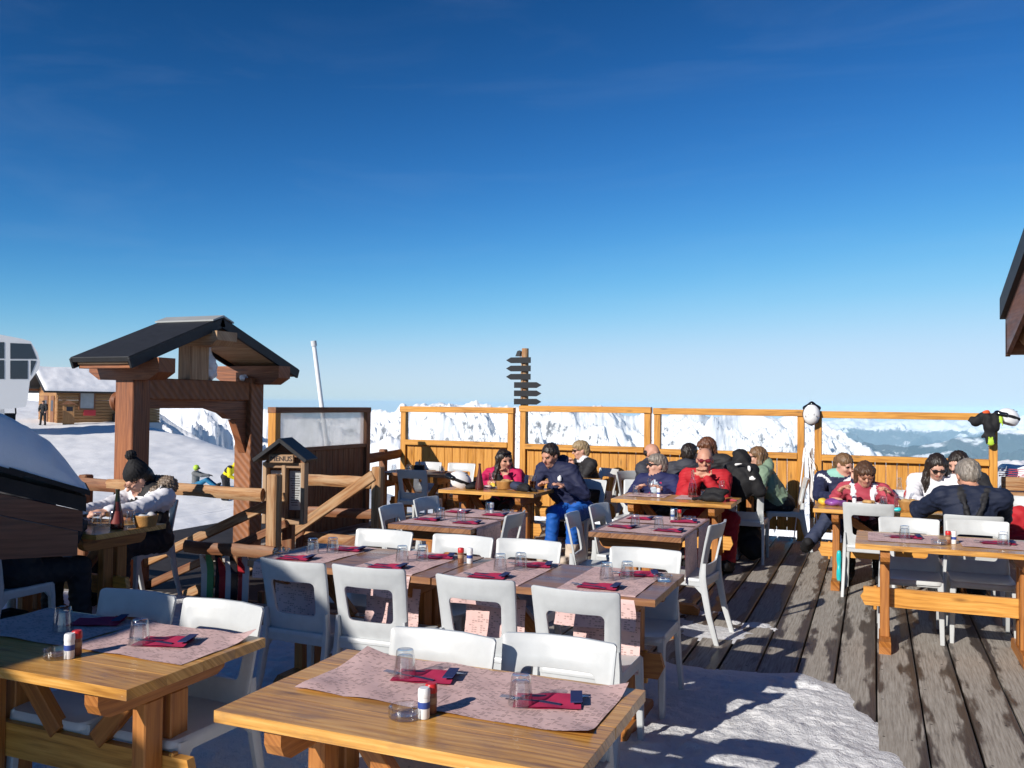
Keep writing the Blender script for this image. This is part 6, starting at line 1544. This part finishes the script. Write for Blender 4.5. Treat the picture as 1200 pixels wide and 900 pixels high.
person('person in black standing at the door of the wooden hut', (B.x, B.y), 150, at(.02, 0, 1.60, pf, B), 150, -10, [at(.2, -.22, .95, pf, B), at(.2, .22, .95, pf, B)], ['skin', 'black2', 'black2', 'black'], hip_z=z2 + .90, legs='stand', feet=[at(0, -.14, .10, pf, B), at(.08, .14, .10, pf, B)], puff=.03, h=.02, cloth_z=z2, hair=('short', 'h_dark'), group='people out on the snow')
# ------------------------------------------------------------------ hut and chairlift station on the hill
def hut():
    d = 72; z0 = ground_z(66, d) - .1; B = bearing(67, d, z0); fc = Facade(67, d, z0); o = empty('wooden_hut', B, fc.rz + R(16), 'wooden hut with a snow-covered roof on the hill', 'hut')
    k = d / F_ * 1.17; W, D, Hw, Hr = 7.5, 4.6, 38 * d / F_, 1.45
    m = MB(); m.box((W / 2, D / 2, -.25), (W + .3, D + .3, .7), ch=.02); m.build('plinth', M['concrete'], o)
    for nm, c, sz in (('wall', (W / 2, .06, Hw / 2), (W, .12, Hw)), ('wall', (W / 2, D - .06, Hw / 2), (W, .12, Hw)), ('wall', (W - .06, D / 2, Hw / 2), (.12, D - .25, Hw))):
        m = MB(); n = 12
        for i in range(n):
            hh = sz[2] / n; m.box((c[0], c[1], (i + .5) * hh), (sz[0], sz[1], hh - .012), ch=.03)
        m.build(nm, M['hut'], o)
    m = MB(); m.prism([(.12, 0), (D - .12, 0), (D - .12, Hw), (D / 2, Hw + Hr - .15), (.12, Hw)], .0, .12, ax=0); m.build('wall', M['hut'], o)
    for s in (0, 1):
        a = Vector((0, -.75 if s == 0 else D + .75, Hw - .32)); c = Vector((0, D / 2, Hw + Hr)); dd = c - a; ang = math.atan2(dd.z, dd.y if s == 0 else -dd.y); L = dd.length
        rot = Matrix.Rotation(ang if s == 0 else -ang, 3, 'X'); mid = (a + c) / 2
        m = MB(); m.box((W / 2 - .45, mid.y, mid.z), (W + 1.3, L, .14), rot, ch=.02); rf = m.build('roof', M['roofing'], o)
        xs = np.linspace(-1.05, W + .15, 60); ys = np.linspace(0, 1, 24); X, T = np.meshgrid(xs, ys, indexing='ij')
        th = .16 + .05 * fbm(X, T * 4 + s, 3) - (.5 * np.clip((X - 4.6) / 1.2 - T * 1.5 + .35 * fbm(X * 1.5, T * 5, 4), 0, 1) if s == 0 else 0)
        th = th * np.clip(np.minimum(np.minimum(X + 1.05, W + .15 - X) / .2, np.minimum(T, 1.02 - T) / .04), 0, 1)
        Y = a.y + (c.y - a.y) * T; Z = a.z + (c.z - a.z) * T + .06 + th; I = np.arange(X.size).reshape(X.shape)
        rmesh('roof_snow', np.stack([X, Y, Z], -1).reshape(-1, 3), np.stack([I[:-1, :-1], I[1:, :-1], I[1:, 1:], I[:-1, 1:]], -1).reshape(-1, 4), M['roofsnow'], parent=rf)
    for yy in (.1, D / 2, D - .1):
        m = MB(); m.box((-.5, yy, Hw + (Hr - .3 if yy == D / 2 else -.12)), (1.1, .16, .16)); m.build('purlin', M['rail'], o)
    def panel(nm, x, z, w, h, mat, dep=-.03, t=.05, fr=True):
        m = MB(); m.box((x, dep, z), (w, t, h), ch=.008); q = m.build(nm, M[mat], o)
        if fr:
            f = MB()
            for sx in (-1, 1): f.box((x + sx * (w / 2 + .05), dep - .01, z), (.10, t + .04, h + .2), ch=.008)
            for sz in (-1, 1): f.box((x, dep - .01, z + sz * (h / 2 + .05)), (w, t + .04, .10), ch=.008)
            f.build('frame', M['rail'], q)
        return q
    panel('window', 2.05, 1.75, .95, 1.15, 'winlit'); panel('sign', 2.25, .85, .85, .42, 'signred', -.04, .03, False); panel('bench', 4.35, .42, .95, .75, 'blackpl', -.25, .4, False)
    t = MB()
    for i, w in enumerate((.18, .1, .14, .2, .12, .16)): t.box((3.9 + i * .19, -.012, 1.55 + .03 * math.sin(i * 2)), (w * .8, .02, .05), ch=.004)
    t.build('lettering', M['rail'], o)
    for y, w in ((1.0, .8), (2.6, 1.0)):
        m = MB(); m.box((-.03, y, 1.05), (.06, w, 2.1), ch=.01); q = m.build('door', M['rail'], o); m = MB(); m.box((-.066, y, 1.35), (.01, w * .6, .8), ch=.002); m.build('pane', M['window'], q)
    b = fc.P(100, 500, 0)
    e = empty('notice_box', B + fc.x * .75 * 1.0 - fc.y * 1.3 + Vector((0, 0, .05)), fc.rz, 'small roofed notice box standing before the hut', 'notice box')
    m = MB(); m.box((0, 0, .65), (.75, .45, 1.5), ch=.02); m.build('case', M['hut'], e); m = MB(); m.prism([(-.55, 1.42), (.55, 1.42), (0, 1.72)], -.35, .35); m.build('roof', M['rail'], e); m = MB(); m.box((.05, -.235, 1.1), (.4, .02, .3), ch=.004); m.build('opening', M['window'], e)
hut()
def station():
    d = 62; z0 = ground_z(8, d); fc = Facade(12, d, z0); P = fc.P; o = empty('lift_station', fc.o, fc.rz, 'white chairlift station with dark windows at the left edge', 'lift station')
    pr = lambda pts, y0, y1, mat, nm, par=o: (lambda m: (m.prism([(P(x, y)[0], P(x, y)[2]) for x, y in pts], y0, y1), m.build(nm, M[mat], par))[1])(MB())
    pr([(-90, 400), (-60, 393), (0, 392), (26, 397), (36, 400), (44, 413), (47, 424), (46, 432), (35, 447), (32, 470), (30, 477), (0, 480), (-60, 482), (-90, 480)], 0, 3.2, 'concrete', 'shell')
    for pts in ([(-78, 402), (-38, 401), (-38, 420), (-78, 420)], [(-78, 422), (-38, 422), (-38, 444), (-78, 444)], [(-30, 401), (5, 401), (5, 420), (-30, 420)], [(-30, 422), (5, 422), (5, 444), (-30, 444)], [(12, 402), (36, 403), (43, 420.5), (12, 420.5)], [(12, 422.5), (32.5, 422.5), (32.5, 444), (12, 444)], [(36, 422.5), (42.5, 423), (35.8, 440)]):
        pr(pts, -.02, .05, 'window', 'window')
    pr([(-12, 479), (5, 479), (5, 520), (-12, 520)], .8, 2.2, 'concrete', 'column')
    pr([(-70, 476), (-50, 476), (-50, 520), (-70, 520)], .8, 2.2, 'concrete', 'column')
    return o
station()
def lift_chair():
    d = 66; z0 = ground_z(8, d); fc = Facade(8, d, z0); P = fc.P; o = empty('lift_chair', fc.o, fc.rz, 'chairlift chair hanging under the white station', 'lift chair')
    q = lambda x, y, dep=0: P(x, y, dep)
    m = MB(); m.sweep([q(-14, 469), q(8, 468), q(15, 470), q(18, 475), q(18.5, 484), q(17, 488)], .05, 8); m.build('frame', M['dgrey'], o, auto=60)
    m = MB(); m.sweep([q(-14, 472.5), q(10, 472)], .04, 8); m.build('bar', M['dgrey'], o)
    m = MB(); m.sweep([q(2, 462), q(3, 470)], .05, 8); m.build('hanger', M['dgrey'], o)
    a = q(4, 486); m = MB(); m.box((a[0] - .4, .2, a[2] - .15), (2.2, .5, .5), ch=.08); m.build('seat', M['black'], o, auto=40)
    m = MB(); m.box((a[0] - .4, .5, a[2] + .45), (2.1, .06, .8), ch=.02); m.build('backrest', M['pane'], o)
lift_chair()
def lance():
    b = bearing(372, 16, 0); o = empty('snow_lance', (b.x, b.y, -1.3), 0, 'thin white snow lance leaning behind the wind screen', 'snow lance'); t = bearing(366.5, 16, 2.74); lo = bearing(379, 16, 1.4)
    A = Vector((lo.x - b.x, lo.y - b.y, 2.7)); Tt = Vector((t.x - b.x, t.y - b.y, 4.04)); d = Tt - A
    m = MB(); m.sweep([A - d * 2.0, A, Tt], [.05, .042, .038], 12); m.build('pole', M['white'], o, auto=60)
    m = MB(); m.sweep([Tt - d * .05, Tt + d * .02], [.052, .052], 12); m.build('nozzle', M['concrete'], o, auto=60)
lance()
# snowbank with a log wall beyond the fence on the right
def bank():
    xs = np.linspace(1.35, 6.0, 90); ys = np.linspace(11.95, 15, 60); X, Y = np.meshgrid(xs, ys, indexing='ij')
    Z = -1.2 + 2.15 * np.clip((X - 1.25) / .25, 0, 1) ** .3 * np.clip((Y - 11.9) / .35, 0, 1) ** .45 * np.clip((15.05 - Y) / 1.6, 0, 1) ** .5 + .07 * (X - 1.4) + .07 * fbm(X * 1.6, Y * 1.6, 4) + .02 * fbm(X * 8, Y * 8, 3)
    I = np.arange(X.size).reshape(X.shape)
    o = rmesh('snow_bank', np.stack([X, Y, Z], -1).reshape(-1, 3), np.stack([I[:-1, :-1], I[1:, :-1], I[1:, 1:], I[:-1, 1:]], -1).reshape(-1, 4), M['roofsnow']); o['kind'] = 'structure'; o['label'] = 'sunlit snow bank beyond the fence at the right edge'
    w = empty('plank_wall', (2.6, 11.88, 0), 0, 'low weathered plank wall below the snow bank', 'wall')
    for k, z in enumerate((.12, .36, .60, .80)):
        m = MB(); m.box((0, 0, z), (2.4, .06, .20 if k < 3 else .16), ch=.006); m.build('plank', M['rough'], w)
    m = MB()
    for k in range(13): m.sweep([(-1.22 + k * .2, 0, .88), (-1.22 + k * .2 + .22, .04, .96 - k * .003)], .004, 5)
    for k in range(4): m.sweep([(-1.22, .01 * k, .89 + .025 * k), (1.2, .01 * k, .89 + .02 * k)], .005, 5)
    n = m.build('safety_net', M['coral'], None, loc=(2.6, 11.93, 0)); tag(n, 'red plastic netting along the top of the plank wall', 'netting')
bank()
# ------------------------------------------------------------------ air, light, camera
def haze():
    m = bpy.data.materials.new('haze_air'); m.use_nodes = True; nt = m.node_tree; nt.nodes.remove(nt.nodes['Principled BSDF']); v = N(nt, 'ShaderNodeVolumePrincipled')
    v.inputs['Color'].default_value = (.46, .74, 1.0, 1); v.inputs['Density'].default_value = HAZE; v.inputs['Anisotropy'].default_value = -.4
    nt.links.new(v.outputs[0], nt.nodes['Material Output'].inputs['Volume'])
    ext = [(o.bound_box[k], o) for o in COL.objects if o.type == 'MESH' and o.parent is None for k in (0, 6)]
    lo = min(c[2] + o.location.z for c, o in ext) - 2; hi = max(c[2] + o.location.z for c, o in ext) + 4; wide = 2 * max(max(abs(c[0]), abs(c[1])) for c, o in ext) + 400
    print('air', lo, hi, wide)
    b = MB(); b.box((0, 0, (lo + hi) / 2), (wide, wide, hi - lo), ch=.5); o = b.build('haze', m); tag(o, kind='stuff'); o['label'] = 'blue mountain air over the valley'
HAZE = 3.6e-5
haze()
SAZ = math.atan2(.375, .927)          # the light travels towards (sin, cos) of this
sun = bpy.data.lights.new('sun', 'SUN'); sun.energy = 4.4; sun.angle = R(.53); sun.color = (1.0, .93, .84)
so = bpy.data.objects.new('sun', sun); COL.objects.link(so)
tr = Vector((math.sin(SAZ) * math.cos(SUN_EL), math.cos(SAZ) * math.cos(SUN_EL), -math.sin(SUN_EL)))
so.rotation_euler = tr.to_track_quat('-Z', 'Y').to_euler()
w = bpy.data.worlds.new('World'); sc.world = w; w.use_nodes = True; nt = w.node_tree; bg = nt.nodes['Background']
sk = N(nt, 'ShaderNodeTexSky'); sk.sky_type = 'NISHITA'; sk.sun_disc = False; sk.sun_elevation = SUN_EL; sk.sun_rotation = math.pi + SAZ
sk.altitude = 2600; sk.air_density = 1.0; sk.dust_density = .25; sk.ozone_density = 1.3
# thin cirrus, fixed in the sky
tc = nt.nodes.new('ShaderNodeTexCoord'); mp = nt.nodes.new('ShaderNodeMapping'); mp.inputs['Scale'].default_value = (1.3, 2.4, 9); mp.inputs['Rotation'].default_value = (.05, .12, .4); nt.links.new(tc.outputs['Generated'], mp.inputs[0])
cn = noise(nt, mp.outputs[0], 1.6, 7, .62, .8); cr = ramp(nt, [(.50, (0, 0, 0)), (.80, (1, 1, 1))], cn)
sp_ = nt.nodes.new('ShaderNodeSeparateColor'); nt.links.new(sk.outputs[0], sp_.inputs[0]); cb_ = nt.nodes.new('ShaderNodeCombineColor')
for k_, (a_, g_, mx_) in enumerate(((.076, 2.45, 4.8), (.238, 1.84, 6.4), (.262, 1.88, 8.0))):   # the camera's deep rendering of a high-altitude sky
    x_ = math_(nt, 'MULTIPLY', math_(nt, 'POWER', sp_.outputs[k_], g_), a_)
    nt.links.new(math_(nt, 'DIVIDE', x_, math_(nt, 'POWER', math_(nt, 'ADD', math_(nt, 'POWER', math_(nt, 'DIVIDE', x_, mx_), 2.2), 1.0), 1 / 2.2)), cb_.inputs[k_])
wb = cb_.outputs[0]
cm = mix(nt, wb, (4.6, 5.6, 7), math_(nt, 'MULTIPLY', cr.outputs[0], .045))
nt.links.new(cm, bg.inputs[0]); bg.inputs[1].default_value = .10
cam = bpy.data.cameras.new('camera'); co = bpy.data.objects.new('camera', cam); COL.objects.link(co)
cam.sensor_width = 36; cam.lens = 36 * F_ / 1200; cam.clip_end = 90000; cam.clip_start = .05
co.matrix_world = Matrix.Translation((0, 0, H_)) @ Matrix.Rotation(T_, 4, 'Z') @ Matrix.Rotation(math.pi / 2 + P_, 4, 'X') @ Matrix.Rotation(R_, 4, 'Z')
sc.camera = co
vs = sc.view_settings; vs.view_transform = 'Standard'; vs.look = 'None'; vs.exposure = 0.35; vs.gamma = 1; vs.use_curve_mapping = False
sc.render.engine = 'CYCLES'; cy = sc.cycles; cy.use_denoising = True; cy.max_bounces = 12; cy.transparent_max_bounces = 24; cy.volume_bounces = 1; cy.caustics_reflective = False; cy.caustics_refractive = False
try: cy.denoiser = 'OPENIMAGEDENOISE'
except Exception: pass
